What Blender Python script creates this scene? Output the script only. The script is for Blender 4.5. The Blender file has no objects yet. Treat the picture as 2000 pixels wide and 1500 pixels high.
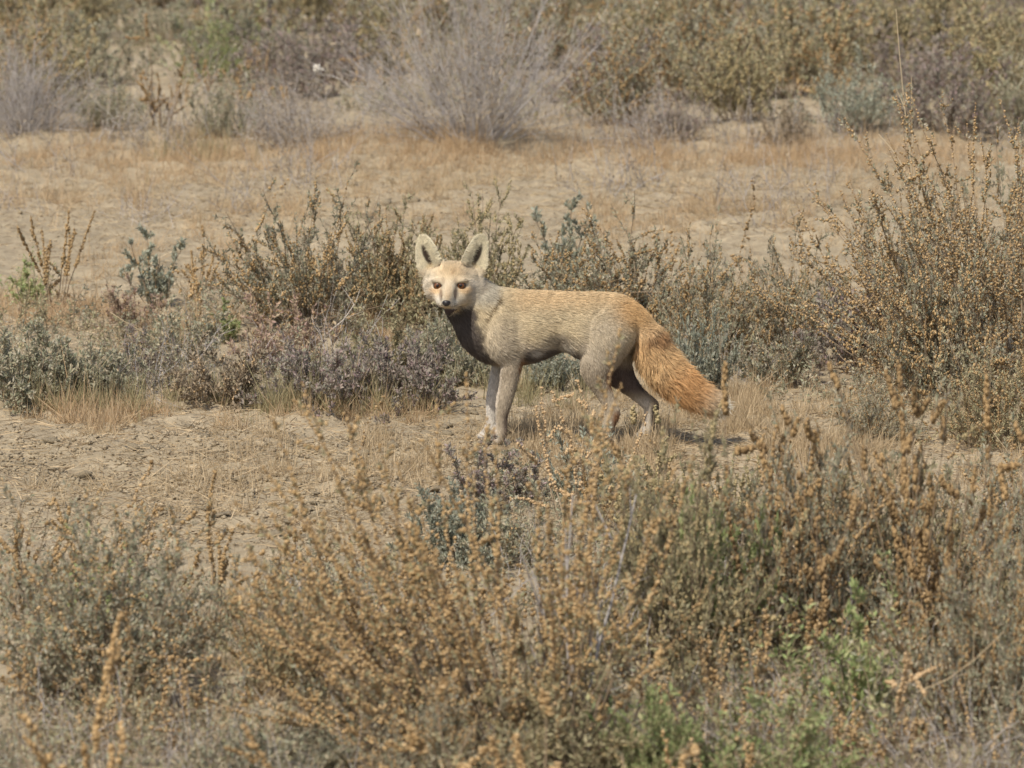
import bpy, math, random
import numpy as np
from mathutils import Matrix, Vector

# ------------------------------------------------------------------ camera, sky, sun, exposure
scene = bpy.context.scene
COL = scene.collection
CAM = np.array([0.0, -15.8, 2.4])
PITCH = math.radians(8.08)
FPX = 11600.0                                    # focal length in pixels of a 2000 px wide picture
cam_data = bpy.data.cameras.new('camera')
cam_data.sensor_width = 36.0
cam_data.lens = FPX / 2000.0 * 36.0
cam_data.clip_start = 0.5
cam_data.clip_end = 3000.0
cam_data.dof.use_dof = True
cam_data.dof.focus_distance = 15.85
cam_data.dof.aperture_fstop = 9.0
cam = bpy.data.objects.new('camera', cam_data)
cam.location = CAM
cam.rotation_euler = (math.pi / 2 - PITCH, 0, 0)
COL.objects.link(cam)
scene.camera = cam

SUN = np.array([-0.34, -0.55, 0.84]); SUN /= np.linalg.norm(SUN)
world = bpy.data.worlds.new('World'); scene.world = world; world.use_nodes = True
wn = world.node_tree; wn.nodes.clear()
wo = wn.nodes.new('ShaderNodeOutputWorld'); wb = wn.nodes.new('ShaderNodeBackground'); ws = wn.nodes.new('ShaderNodeTexSky')
ws.sky_type = 'NISHITA'; ws.sun_disc = False
ws.sun_elevation = math.asin(SUN[2]); ws.sun_rotation = math.atan2(SUN[0], SUN[1])
ws.dust_density = 2.5
wb.inputs['Strength'].default_value = 0.145
wn.links.new(ws.outputs[0], wb.inputs['Color']); wn.links.new(wb.outputs[0], wo.inputs['Surface'])
sl = bpy.data.lights.new('sun', 'SUN'); sl.energy = 4.15; sl.angle = math.radians(0.53); sl.color = (1.0, 0.95, 0.85)
so = bpy.data.objects.new('sun', sl); so.rotation_euler = Vector(SUN).to_track_quat('Z', 'Y').to_euler(); so.location = (0, 0, 20)
COL.objects.link(so)
scene.view_settings.view_transform = 'Standard'; scene.view_settings.look = 'None'
scene.view_settings.exposure = 0.0; scene.view_settings.gamma = 1.0
try:
    scene.cycles_curves.shape = 'THICK'; scene.cycles_curves.subdivisions = 2
except Exception: pass
scene.cycles.max_bounces = 5; scene.cycles.diffuse_bounces = 3; scene.cycles.glossy_bounces = 2
scene.cycles.transmission_bounces = 2; scene.cycles.transparent_max_bounces = 4

# ------------------------------------------------------------------ helpers
RIGHT = np.array([1.0, 0, 0]); FWD = np.array([0, math.cos(PITCH), -math.sin(PITCH)]); UP = np.array([0, math.sin(PITCH), math.cos(PITCH)])
S = 1.0 / 725.0
def ray(px, py): return RIGHT * (px - 1000) / FPX + UP * (750 - py) / FPX + FWD
def G(px, py):                                   # where a point of the photograph meets the flat ground
    d = ray(px, py); return CAM + d * (-CAM[2] / d[2])
def P(px, py, d=0.0):                            # ... or the upright plane d pixels (fox scale) behind the fox's middle
    r = ray(px, py); return CAM + r * ((d * S - CAM[1]) / r[1])
def PW(px, py, w=0.0):                           # ... or the plane facing the camera, w pixels in front of the fox's middle
    r = ray(px, py); D = 15.90 - w * S; return CAM + r * D
def px_per_m(pt): return FPX / np.dot(pt - CAM, FWD)

def hash2(ix, iy, seed):
    h = (ix.astype(np.int64) * 374761393 + iy.astype(np.int64) * 668265263 + seed * 974711) & 0x7fffffff
    h = ((h ^ (h >> 13)) * 1274126177) & 0x7fffffff
    return ((h ^ (h >> 16)) & 0xffff) / 65535.0
def vnoise(x, y, seed=0):
    x = np.asarray(x, float); y = np.asarray(y, float)
    ix = np.floor(x); iy = np.floor(y); fx = x - ix; fy = y - iy
    fx = fx * fx * (3 - 2 * fx); fy = fy * fy * (3 - 2 * fy)
    a = hash2(ix, iy, seed); b = hash2(ix + 1, iy, seed); c = hash2(ix, iy + 1, seed); d = hash2(ix + 1, iy + 1, seed)
    return (a * (1 - fx) + b * fx) * (1 - fy) + (c * (1 - fx) + d * fx) * fy
def smooth(a, b, x): t = np.clip((x - a) / (b - a), 0, 1); return t * t * (3 - 2 * t)

MOUNDS = []                                      # (x, y, radius, height): soil gathered under the larger shrubs
def gz(x, y, fine=True):
    x = np.asarray(x, float); y = np.asarray(y, float)
    far = np.exp(-((x / 30) ** 2 + (y / 40) ** 2))
    z = (vnoise(x * 0.6, y * 0.6, 1) - 0.5) * 0.07 + (vnoise(x * 2.1, y * 2.1, 2) - 0.5) * 0.035
    if fine:
        z = z + (vnoise(x * 9, y * 9, 3) - 0.5) * 0.026
        m = smooth(0.35, 0.65, vnoise(x * 1.3, y * 1.3, 6))
        z = z + (np.abs(vnoise(x * 19, y * 19, 4) - 0.5) * -0.040 + (vnoise(x * 36, y * 36, 5) - 0.5) * 0.014) * (0.35 + 0.65 * m)
    for mx, my, mr, mh in MOUNDS:
        z = z + mh * np.exp(-((x - mx) ** 2 + (y - my) ** 2) / (mr * mr))
    stand = 1 - np.exp(-(((x - 0.1) / 0.45) ** 2 + (y / 0.30) ** 2) ** 2)      # level where the fox stands
    return z * far * (0.12 + 0.88 * stand)

def make_mesh(name, V, F, smooth_shade=False):
    V = np.ascontiguousarray(V, dtype=np.float32); F = np.ascontiguousarray(F, dtype=np.int32)
    k = F.shape[1]; me = bpy.data.meshes.new(name)
    me.vertices.add(len(V)); me.vertices.foreach_set('co', V.ravel())
    me.loops.add(F.size); me.loops.foreach_set('vertex_index', F.ravel())
    me.polygons.add(len(F)); me.polygons.foreach_set('loop_start', np.arange(0, F.size, k, dtype=np.int32))
    me.polygons.foreach_set('loop_total', np.full(len(F), k, dtype=np.int32))
    if smooth_shade: me.polygons.foreach_set('use_smooth', np.ones(len(F), dtype=bool))
    me.update(calc_edges=True); me.validate()
    return me
def link(name, data, mat=None, parent=None):
    o = bpy.data.objects.new(name, data); COL.objects.link(o)
    if mat is not None and data is not None and len(data.materials) == 0: data.materials.append(mat)
    if parent is not None: o.parent = parent
    return o
def tag(o, label, cat, group=None):
    o['label'] = label; o['category'] = cat
    if group: o['group'] = group
    return o

# ------------------------------------------------------------------ materials
def ramp_material(name, cols, rough=0.8, per_object=0.12, spec=0.25, translucent=0.0):
    m = bpy.data.materials.new(name); m.use_nodes = True; nt = m.node_tree; b = nt.nodes['Principled BSDF']
    geo = nt.nodes.new('ShaderNodeNewGeometry'); cr = nt.nodes.new('ShaderNodeValToRGB')
    cr.color_ramp.interpolation = 'LINEAR'
    els = cr.color_ramp.elements
    while len(els) < len(cols): els.new(0.5)
    for i, c in enumerate(cols):
        els[i].position = i / (len(cols) - 1); els[i].color = (*c, 1)
    nt.links.new(geo.outputs['Random Per Island'], cr.inputs[0])
    oi = nt.nodes.new('ShaderNodeObjectInfo'); mr = nt.nodes.new('ShaderNodeMapRange')
    mr.inputs['To Min'].default_value = 1 - per_object; mr.inputs['To Max'].default_value = 1 + per_object
    nt.links.new(oi.outputs['Random'], mr.inputs['Value'])
    mx = nt.nodes.new('ShaderNodeMix'); mx.data_type = 'RGBA'; mx.blend_type = 'MULTIPLY'; mx.inputs[0].default_value = 1
    nt.links.new(cr.outputs[0], mx.inputs[6]); nt.links.new(mr.outputs[0], mx.inputs[7])
    nt.links.new(mx.outputs[2], b.inputs['Base Color'])
    b.inputs['Roughness'].default_value = rough; b.inputs['Specular IOR Level'].default_value = spec
    if translucent > 0:
        out = nt.nodes['Material Output']; tr = nt.nodes.new('ShaderNodeBsdfTranslucent'); ms = nt.nodes.new('ShaderNodeMixShader')
        ms.inputs[0].default_value = translucent
        nt.links.new(mx.outputs[2], tr.inputs[0]); nt.links.new(b.outputs[0], ms.inputs[1]); nt.links.new(tr.outputs[0], ms.inputs[2])
        nt.links.new(ms.outputs[0], out.inputs['Surface'])
    return m
M = {}
M['seed'] = ramp_material('seed_tan', [(.19, .118, .05), (.385, .255, .118), (.325, .21, .097), (.475, .335, .178), (.415, .28, .133)])
M['seed_dark'] = ramp_material('seed_brown', [(.16, .10, .048), (.29, .19, .09), (.39, .26, .125), (.33, .215, .10)])
M['seed_pale'] = ramp_material('seed_pale', [(.40, .27, .14), (.52, .37, .21), (.46, .31, .165)])
M['seed_olive'] = ramp_material('seed_olive', [(.21, .17, .085), (.35, .28, .145), (.42, .32, .17), (.31, .26, .135)])
M['leaf_grey'] = ramp_material('leaf_greygreen', [(.24, .245, .155), (.36, .355, .245), (.47, .40, .265), (.32, .33, .22), (.43, .395, .31), (.50, .42, .29)], translucent=.28)
M['leaf_blue'] = ramp_material('leaf_bluegreen', [(.25, .27, .20), (.35, .37, .285), (.44, .43, .34), (.30, .32, .24), (.47, .40, .27)], translucent=.28)
M['leaf_purple'] = ramp_material('leaf_purple', [(.25, .24, .18), (.35, .29, .25), (.38, .27, .26), (.34, .32, .25), (.45, .37, .30), (.26, .265, .195)], translucent=.28)
M['leaf_green'] = ramp_material('leaf_green', [(.24, .30, .115), (.33, .40, .165), (.43, .455, .225), (.44, .38, .21), (.29, .37, .14), (.40, .36, .20)], translucent=.28)
M['leaf_olive'] = ramp_material('leaf_olive', [(.25, .23, .13), (.37, .33, .19), (.45, .385, .235), (.33, .315, .18), (.46, .36, .22)], translucent=.28)
M['leaf_pink'] = ramp_material('leaf_pink', [(.38, .26, .19), (.46, .335, .225), (.42, .27, .24), (.38, .31, .20), (.49, .375, .25)], translucent=.28)
M['leaf_dry'] = ramp_material('leaf_dry', [(.26, .20, .13), (.40, .31, .205), (.34, .27, .19), (.20, .17, .115)])
M['twig'] = ramp_material('twig_brown', [(.19, .14, .09), (.30, .225, .15), (.24, .175, .11)])
M['twig_grey'] = ramp_material('twig_grey', [(.29, .255, .225), (.40, .36, .325), (.50, .455, .42), (.34, .30, .27)])
M['twig_pale'] = ramp_material('twig_pale', [(.42, .36, .29), (.52, .46, .39)])
M['twig_tan'] = ramp_material('twig_tan', [(.30, .22, .14), (.40, .30, .20), (.24, .18, .12)])
M['straw'] = ramp_material('straw', [(.34, .25, .14), (.48, .365, .22), (.58, .455, .29), (.42, .31, .18)], translucent=.28)
M['straw_orange'] = ramp_material('straw_orange', [(.40, .27, .14), (.52, .365, .21), (.58, .43, .27), (.47, .32, .175)], translucent=.28)
M['straw_green'] = ramp_material('straw_green', [(.24, .225, .115), (.36, .31, .17), (.44, .36, .21), (.29, .27, .14)], translucent=.28)
M['straw_pale'] = ramp_material('straw_pale', [(.62, .49, .31), (.70, .57, .38)], translucent=.28)
M['litter_dark'] = ramp_material('litter_dark', [(.13, .09, .055), (.22, .16, .10), (.30, .225, .14), (.18, .13, .08)])
M['fluff'] = ramp_material('fluff', [(.72, .66, .56), (.78, .73, .64)])

def soil_material():
    m = bpy.data.materials.new('dry_soil'); m.use_nodes = True; nt = m.node_tree; b = nt.nodes['Principled BSDF']
    tc = nt.nodes.new('ShaderNodeTexCoord')
    def noise(scale, detail=6, rough=.6):
        n = nt.nodes.new('ShaderNodeTexNoise'); n.inputs['Scale'].default_value = scale; n.inputs['Detail'].default_value = detail
        n.inputs['Roughness'].default_value = rough; nt.links.new(tc.outputs['Object'], n.inputs['Vector']); return n
    n1 = noise(1.1, 5); n2 = noise(14, 8, .7); n3 = noise(75, 6, .7)
    def ramp(n, a, b_, c0, c1):
        r = nt.nodes.new('ShaderNodeValToRGB'); e = r.color_ramp.elements
        e[0].position = a; e[0].color = (*c0, 1); e[1].position = b_; e[1].color = (*c1, 1)
        nt.links.new(n.outputs[0], r.inputs[0]); return r
    r1 = ramp(n1, .35, .65, (.345, .285, .198), (.405, .335, .235))
    r2 = ramp(n2, .35, .65, (.74, .72, .69), (1.14, 1.13, 1.10))
    r3 = ramp(n3, .25, .75, (.78, .77, .75), (1.16, 1.15, 1.13))
    def mul(a, b_):
        x = nt.nodes.new('ShaderNodeMix'); x.data_type = 'RGBA'; x.blend_type = 'MULTIPLY'; x.inputs[0].default_value = 1
        nt.links.new(a, x.inputs[6]); nt.links.new(b_, x.inputs[7]); return x.outputs[2]
    c = mul(mul(r1.outputs[0], r2.outputs[0]), r3.outputs[0])
    nt.links.new(c, b.inputs['Base Color']); b.inputs['Roughness'].default_value = .95; b.inputs['Specular IOR Level'].default_value = .12
    bp = nt.nodes.new('ShaderNodeBump'); bp.inputs['Strength'].default_value = .8; bp.inputs['Distance'].default_value = .008
    nb = noise(48, 8, .75); nt.links.new(nb.outputs[0], bp.inputs['Height']); nt.links.new(bp.outputs[0], b.inputs['Normal'])
    return m
M['soil'] = soil_material()

# ------------------------------------------------------------------ plant geometry
def rng_of(seed): return np.random.Generator(np.random.PCG64(seed))
def norm(v): return v / np.maximum(np.linalg.norm(v, axis=-1, keepdims=True), 1e-9)
def grow(rng, start, direc, length, n, wob=.12, up=0.0):
    p = start.copy(); d = norm(direc); out = [p.copy()]; step = (length / (n - 1))[:, None]
    for i in range(n - 1):
        d = norm(d + rng.normal(0, wob, d.shape) + np.array([0, 0, up]) / (n - 1))
        p = p + d * step; out.append(p.copy())
    return np.stack(out, 1)
def tubes(paths, r0, r1, sides=3):
    Sn, n, _ = paths.shape
    t = np.empty_like(paths); t[:, 1:-1] = paths[:, 2:] - paths[:, :-2]; t[:, 0] = paths[:, 1] - paths[:, 0]; t[:, -1] = paths[:, -1] - paths[:, -2]
    t = norm(t); ref = np.where(np.abs(t[..., 2:3]) > .9, np.array([1.0, 0, 0]), np.array([0, 0, 1.0]))
    u = norm(np.cross(t, ref)); v = np.cross(t, u)
    k = np.linspace(0, 1, n)[None, :, None]; r = np.asarray(r0)[:, None, None] * (1 - k) + np.asarray(r1)[:, None, None] * k
    rings = []
    for s in range(sides):
        a = 2 * math.pi * s / sides; rings.append(paths + r * (u * math.cos(a) + v * math.sin(a)))
    V = np.stack(rings, 2).reshape(-1, 3)
    i = (np.arange(Sn)[:, None, None] * n + np.arange(n - 1)[None, :, None]) * sides; s = np.arange(sides)[None, None, :]; s2 = (s + 1) % sides
    a = i + s; b = i + s2; c = a + sides; d = b + sides
    F = np.concatenate([np.stack([a, b, d], -1).reshape(-1, 3), np.stack([a, d, c], -1).reshape(-1, 3)])
    return V, F
def along(rng, paths, N, t0=0.0, t1=1.0, power=1.0):
    Sn, n, _ = paths.shape
    L = np.linalg.norm(paths[:, -1] - paths[:, 0], axis=1) + 1e-6
    idx = rng.choice(Sn, N, p=L / L.sum()); t = (t0 + (t1 - t0) * rng.random(N) ** power) * (n - 1)
    i = np.minimum(t.astype(int), n - 2); f = (t - i)[:, None]
    a = paths[idx, i]; b = paths[idx, i + 1]
    return a * (1 - f) + b * f, norm(b - a), t / (n - 1), idx
def inst(rng, TV, TF, pos, axis, size, width=None):
    N = len(pos); axis = norm(axis); rv = norm(rng.normal(size=(N, 3))); u = norm(np.cross(axis, rv)); v = np.cross(axis, u)
    if width is None: width = size
    s = np.asarray(size)[:, None, None]; w = np.asarray(width)[:, None, None]
    V = pos[:, None] + w * (TV[None, :, 0:1] * u[:, None] + TV[None, :, 1:2] * v[:, None]) + s * TV[None, :, 2:3] * axis[:, None]
    F = TF[None] + (np.arange(N) * len(TV))[:, None, None]
    return V.reshape(-1, 3), F.reshape(-1, 3)
def cat(parts):
    V = []; F = []; o = 0
    for v, f in parts:
        V.append(v); F.append(f + o); o += len(v)
    return np.concatenate(V), np.concatenate(F)
SPINDLE = (np.array([[0, 0, 0], [1, 0, .5], [-.5, .87, .5], [-.5, -.87, .5], [0, 0, 1.0]]),
           np.array([[0, 2, 1], [0, 3, 2], [0, 1, 3], [4, 1, 2], [4, 2, 3], [4, 3, 1]]))
OCTA = (np.array([[1, 0, 0], [-.9, .1, .1], [0, 1, -.1], [.1, -.95, 0], [0, .1, 1], [0, 0, -1.0]]),
        np.array([[0, 2, 4], [2, 1, 4], [1, 3, 4], [3, 0, 4], [2, 0, 5], [1, 2, 5], [3, 1, 5], [0, 3, 5]]))
def _ico():
    t = (1 + 5 ** .5) / 2
    V = np.array([[-1, t, 0], [1, t, 0], [-1, -t, 0], [1, -t, 0], [0, -1, t], [0, 1, t], [0, -1, -t], [0, 1, -t], [t, 0, -1], [t, 0, 1], [-t, 0, -1], [-t, 0, 1]]) / math.sqrt(1 + t * t)
    F = np.array([[0, 11, 5], [0, 5, 1], [0, 1, 7], [0, 7, 10], [0, 10, 11], [1, 5, 9], [5, 11, 4], [11, 10, 2], [10, 7, 6], [7, 1, 8], [3, 9, 4], [3, 4, 2], [3, 2, 6], [3, 6, 8], [3, 8, 9], [4, 9, 5], [2, 4, 11], [6, 2, 10], [8, 6, 7], [9, 8, 1]])
    r = np.random.Generator(np.random.PCG64(5)).uniform(.82, 1.15, (12, 1))
    return V * r, F
ICO = _ico()
BLADE = (np.array([[-.5, 0, 0], [.5, 0, 0], [-.38, .06, .5], [.38, .06, .5], [0, .22, 1.0]]), np.array([[0, 1, 3], [0, 3, 2], [2, 3, 4]]))

ROOF = (np.array([[0, 0, 0], [.9, -.2, .5], [-.9, -.2, .5], [0, .55, .55], [0, 0, 1.0]]), np.array([[0, 1, 3], [0, 3, 2], [1, 4, 3], [3, 4, 2]]))
DIAMOND = (np.array([[0, 0, 0], [.5, .12, .5], [-.5, .12, .5], [0, 0, 1.0]]), np.array([[0, 1, 3], [0, 3, 2]]))
def bush(seed, H, W, stems=26, subs=5, sub_len=.33, max_tilt=75, up=.18, wob=.11, stem_r=.0022, beads=2500, bead=.0042, bead_t=(.35, 1.0),
         leaves=2500, leaf=.011, leaf_w=.0022, leaf_t=(.15, 1.0), lean=(0, 0), twigs=0, hero=False, foot=.32, sub_up=.25, bead_on_subs=.85, clump=True, stem_len=(.5, 1.15)):
    """A shrub as {part: (vertices, triangles)}: stems radiating from the root, side shoots, beaded seed spikes and small fleshy leaves."""
    rng = rng_of(seed)
    az = rng.uniform(0, 2 * math.pi, stems); rr = np.sqrt(rng.random(stems))
    tilt = np.radians(max_tilt) * np.clip(rr * .8 + rng.normal(0, .16, stems), -.3, 1.1)
    d = np.stack([np.sin(tilt) * np.cos(az) + lean[0], np.sin(tilt) * np.sin(az) + lean[1], np.cos(tilt)], -1); d = norm(d)
    L = 1 / np.sqrt((d[:, 2] / H) ** 2 + ((d[:, 0] ** 2 + d[:, 1] ** 2) / W ** 2)) * rng.uniform(*stem_len, stems)
    L = L * (1 - .35 * foot * rr)
    jit = rng.uniform(.3, 1.0, stems) * foot * W
    st = np.stack([np.cos(az) * rr * jit, np.sin(az) * rr * jit, np.full(stems, -.012)], -1)
    main = grow(rng, st, d, L, 8, wob, up)
    parts = {}; wood = [tubes(main, rng.uniform(.8, 1.3, stems) * stem_r, np.full(stems, stem_r * .35), 4 if hero else 3)]
    sp = None
    if subs > 0:
        N = stems * subs
        p, t, tt, ix = along(rng, main, N, .12, .97)
        dv = norm(t + rng.normal(0, .75, (N, 3)) + np.array([0, 0, .12])); Ls = L[ix] * sub_len * (1.15 - .7 * tt) * rng.uniform(.4, 1.3, N)
        sp = grow(rng, p, dv, Ls, 5, wob, sub_up); wood.append(tubes(sp, np.full(N, stem_r * .5), np.full(N, stem_r * .22), 3))
    if twigs > 0:
        base = sp if sp is not None else main
        N = twigs; p, t, tt, ix = along(rng, base, N, .1, 1.0)
        dv = norm(t + rng.normal(0, .6, (N, 3))); tw = grow(rng, p, dv, rng.uniform(.05, .16, N) * H, 4, .16, .2)
        wood.append(tubes(tw, np.full(N, stem_r * .28), np.full(N, stem_r * .12), 3))
    parts['stem'] = cat(wood)
    if beads > 0:
        nb = int(beads * bead_on_subs); groups = []
        src = [(main, beads - nb, max(bead_t[0], .45))]
        if sp is not None: src.append((sp, nb, bead_t[0]))
        for pth, n_, t0 in src:
            if n_ < 4: continue
            # some shoots carry full spikes, others only scattered seeds
            keep = rng.random(len(pth)) < (.45 if clump else 1.0); pp = pth[keep] if keep.sum() > 2 else pth
            p, t, tt, ix = along(rng, pp, n_, t0, bead_t[1])
            off = norm(np.cross(t, rng.normal(size=(n_, 3)))); sz = bead * rng.uniform(.55, 1.25, n_) * (1.1 - .45 * tt)
            p = p + off * (sz * rng.uniform(.3, 1.0, n_))[:, None]
            TV, TF = OCTA
            groups.append(inst(rng, TV, TF, p, off + t * .5, sz * .9, sz))
        parts['seed_heads'] = cat(groups)
    if leaves > 0:
        base = sp if sp is not None else main
        p, t, tt, ix = along(rng, base, leaves, *leaf_t)
        off = norm(np.cross(t, rng.normal(size=(leaves, 3))))
        ax = norm(off + t * rng.uniform(.2, 1.2, (leaves, 1)) + np.array([0, 0, .25])); sz = leaf * rng.uniform(.55, 1.3, leaves)
        parts['leaves'] = inst(rng, *ROOF, p, ax, sz, sz * (leaf_w / leaf) * rng.uniform(.8, 1.3, leaves))
    return parts

MESH = {}
def new_root(name, label, category, loc, rotz=0.0, scale=(1, 1, 1), group=None):
    o = bpy.data.objects.new(name, None); o.empty_display_size = .05; COL.objects.link(o)
    o.location = loc; o.rotation_euler = (0, 0, rotz); o.scale = scale
    return tag(o, label, category, group)
def fill(o, key, parts_fn, mats):
    """The parts of one plant; meshes are shared by every plant of the same form, colours are its own."""
    if key not in MESH:
        MESH[key] = {}
        for pn, (V, F) in parts_fn().items():
            me = make_mesh(pn, V, F, pn == 'seed_heads'); me.materials.append(mats[pn]); MESH[key][pn] = me
    for pn, me in MESH[key].items():
        c = link(pn, me, None, o); c.material_slots[0].link = 'OBJECT'; c.material_slots[0].material = mats[pn]
        if pn != 'stem': c['kind'] = 'stuff'
def K(stem, seed_heads, leaves): return dict(stem=M[stem], seed_heads=M[seed_heads], leaves=M[leaves])
KIND = {'seed': K('twig', 'seed', 'leaf_grey'), 'brown': K('twig', 'seed_dark', 'leaf_grey'), 'olive': K('twig', 'seed_olive', 'leaf_olive'), 'gold': K('twig', 'seed', 'leaf_olive'),
        'grey': K('twig_tan', 'seed', 'leaf_grey'), 'blue': K('twig', 'seed', 'leaf_blue'), 'purple': K('twig', 'seed', 'leaf_purple'), 'green': K('twig_tan', 'seed_olive', 'leaf_green'),
        'pink': K('twig_tan', 'seed', 'leaf_pink'), 'dry': K('twig_tan', 'seed_pale', 'leaf_dry'), 'dead': K('twig_grey', 'seed_dark', 'leaf_dry'), 'pale': K('twig_tan', 'seed_pale', 'leaf_grey')}
FORMS = {   # form: (height, half-width, how many different ones, growth)
  'tall':  (.42, .26, 3, dict(stems=46, subs=9, beads=4600, bead=.0046, leaves=7500, leaf=.012, leaf_w=.0024, leaf_t=(0, .9), max_tilt=68, wob=.14)),
  'round': (.38, .36, 3, dict(stems=58, subs=10, beads=6000, bead=.0046, leaves=11500, leaf=.012, leaf_w=.0024, leaf_t=(0, .9), max_tilt=88, wob=.14)),
  'low':   (.17, .20, 4, dict(stems=50, subs=10, beads=0, leaves=10000, leaf=.0125, leaf_w=.0028, leaf_t=(.05, 1), max_tilt=84, sub_len=.42, sub_up=.35, stem_r=.0016, foot=.6)),
  'loose': (.17, .16, 2, dict(stems=26, subs=7, beads=260, leaves=3600, leaf=.012, leaf_w=.0024, leaf_t=(.05, 1), max_tilt=75, sub_len=.42, twigs=320, stem_r=.0016, foot=.6)),
  'herb':  (.25, .08, 2, dict(stems=11, subs=5, sub_len=.3, beads=80, leaves=2600, leaf=.012, leaf_w=.0025, leaf_t=(0, 1), max_tilt=36, up=.2)),
  'weed':  (.37, .13, 3, dict(stems=11, subs=4, sub_len=.28, beads=1500, bead=.0052, leaves=420, leaf_t=(0, .5), max_tilt=34, up=.15, bead_t=(.2, 1), bead_on_subs=.45)),
  'spray': (.34, .14, 3, dict(stems=12, subs=7, sub_len=.26, beads=3600, bead=.0040, leaves=700, leaf=.007, leaf_w=.0015, stem_r=.0014, max_tilt=44, up=.4, foot=.8, bead_t=(.3, 1), stem_len=(.75, 1.15))),
  'far':   (.50, .42, 3, dict(stems=44, subs=7, beads=2600, bead=.0075, leaves=4200, leaf=.02, leaf_w=.0040, leaf_t=(0, .9), max_tilt=66)),
  'farlow': (.36, .42, 3, dict(stems=44, subs=8, beads=0, leaves=5200, leaf=.02, leaf_w=.0040, leaf_t=(0, 1), max_tilt=76, twigs=150, foot=.5)),
}
_count = {}; _prng = rng_of(31)
def plant(name, form, kind, label, category, px, py, hpx, wpx, group=None, seed=None, rotz=None, **kw):
    """form = a shared form scaled to the plant's own height and half-width (given in picture pixels at its root), or None for one grown to measure."""
    g = G(px, py); k = px_per_m(g); H = hpx / k; W = wpx / k; loc = (g[0], g[1], float(gz(g[0], g[1])))
    if form is None:
        o = new_root(name, label, category, loc, 0.0, (1, 1, 1), group); fill(o, (name, seed), lambda: bush(seed, H, W, **kw), KIND[kind])
    else:
        h0, w0, nv, par = FORMS[form]; i = _count.get(form, 0); _count[form] = i + 1; v = i % nv
        o = new_root(name, label, category, loc, _prng.uniform(0, 6.28) if rotz is None else rotz, (W / w0, W / w0, H / h0), group)
        fill(o, (form, v), lambda: bush(1000 + 37 * v + 7 * list(FORMS).index(form), h0, w0, **par), KIND[kind])
    return o
# ------------------------------------------------------------------ ground
for _px, _py, _r, _h in [(640, 640, .28, .05), (930, 610, .22, .04), (1220, 650, .25, .04), (1420, 660, .2, .04), (1900, 700, .35, .07), (1700, 690, .2, .03),
                         (100, 775, .25, .03), (690, 775, .3, .03), (230, 1330, .25, .04), (900, 1400, .3, .05), (1350, 1350, .3, .05), (1800, 1350, .35, .06),
                         (900, 290, .5, .07), (60, 270, .4, .06), (1650, 260, .5, .06)]:
    _g = G(_px, _py); MOUNDS.append((_g[0], _g[1], _r, _h))
def axis_lines(lo, hi, step, far, n):
    core = np.arange(lo, hi + 1e-6, step); k = np.geomspace(step * 1.5, far, n)
    return np.concatenate([lo - k[::-1], core, hi + k])
gx = axis_lines(-2.5, 2.5, .022, 900.0, 24)
gy = np.concatenate([-5.2 - np.geomspace(.03, 60, 14)[::-1], np.arange(-5.2, 8.0, .036), np.arange(8.0, 18.0, .12), 18 + np.geomspace(.1, 1500, 26)])
XX, YY = np.meshgrid(gx, gy); ZZ = gz(XX, YY)
nx, ny = len(gx), len(gy)
ii = (np.arange(ny - 1)[:, None] * nx + np.arange(nx - 1)[None]).ravel()
ground = link('ground', make_mesh('ground', np.stack([XX, YY, ZZ], -1).reshape(-1, 3), np.stack([ii, ii + 1, ii + nx + 1, ii + nx], -1), True), M['soil'])
ground['kind'] = 'structure'

# clods of dry soil: the larger ones one by one, the crumbs as one mass
_r = rng_of(77)
def clod_mesh(seed):
    r = rng_of(seed); V, F = ICO
    # one subdivision, then angular irregularity
    e = {}; V2 = [v for v in V]; F2 = []
    def mid(a, b):
        k = (min(a, b), max(a, b))
        if k not in e: e[k] = len(V2); V2.append((V[a] + V[b]) / 2 * 1.08)
        return e[k]
    for a, b, c in F:
        x, y, z = mid(a, b), mid(b, c), mid(c, a); F2 += [(a, x, z), (b, y, x), (c, z, y), (x, y, z)]
    V2 = np.array(V2) * r.uniform(.78, 1.2, (len(V2), 1)); V2 = V2 * np.array([1.0, r.uniform(.6, 1), r.uniform(.3, .6)])
    return make_mesh('clod', V2, np.array(F2), False)
clods = [clod_mesh(100 + i) for i in range(7)]
for c in clods: c.materials.append(M['soil'])
def clod_spot():
    while True:
        q = _r.random()
        if q < .62: px, py = _r.uniform(-60, 980), _r.triangular(810, 900, 1060)
        elif q < .75: px, py = _r.uniform(900, 2050), _r.uniform(790, 1000)
        elif q < .9: px, py = _r.uniform(-60, 1750), _r.uniform(310, 450)
        else: px, py = _r.uniform(0, 2000), _r.uniform(450, 800)
        if vnoise(px * .013, py * .03, 9) > .33: return G(px, py)
for i in range(260):
    g = clod_spot(); o = link('clod', clods[i % 7], None, ground)
    s = float(np.clip(_r.lognormal(math.log(.0135), .5), .007, .027))
    o.location = (g[0], g[1], float(gz(g[0], g[1])) + s * .2); o.rotation_euler = (_r.uniform(-.3, .3), _r.uniform(-.3, .3), _r.uniform(0, 6.28)); o.scale = (s, s, s)
N = 11000
cp = np.array([clod_spot() for _ in range(N)]); cp[:, 2] = gz(cp[:, 0], cp[:, 1]) + .001
cs = np.clip(_r.lognormal(math.log(.0048), .5, N), .0018, .011)
crumbs = link('soil_crumbs', make_mesh('soil_crumbs', *inst(_r, OCTA[0], OCTA[1], cp, np.array([[0, 0, 1.0]]) + _r.normal(0, .3, (N, 3)), cs * .7, cs)), M['soil'], None)
crumbs['kind'] = 'stuff'; tag(crumbs, 'small crumbs of dry tan soil strewn over the open ground', 'soil')
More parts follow.
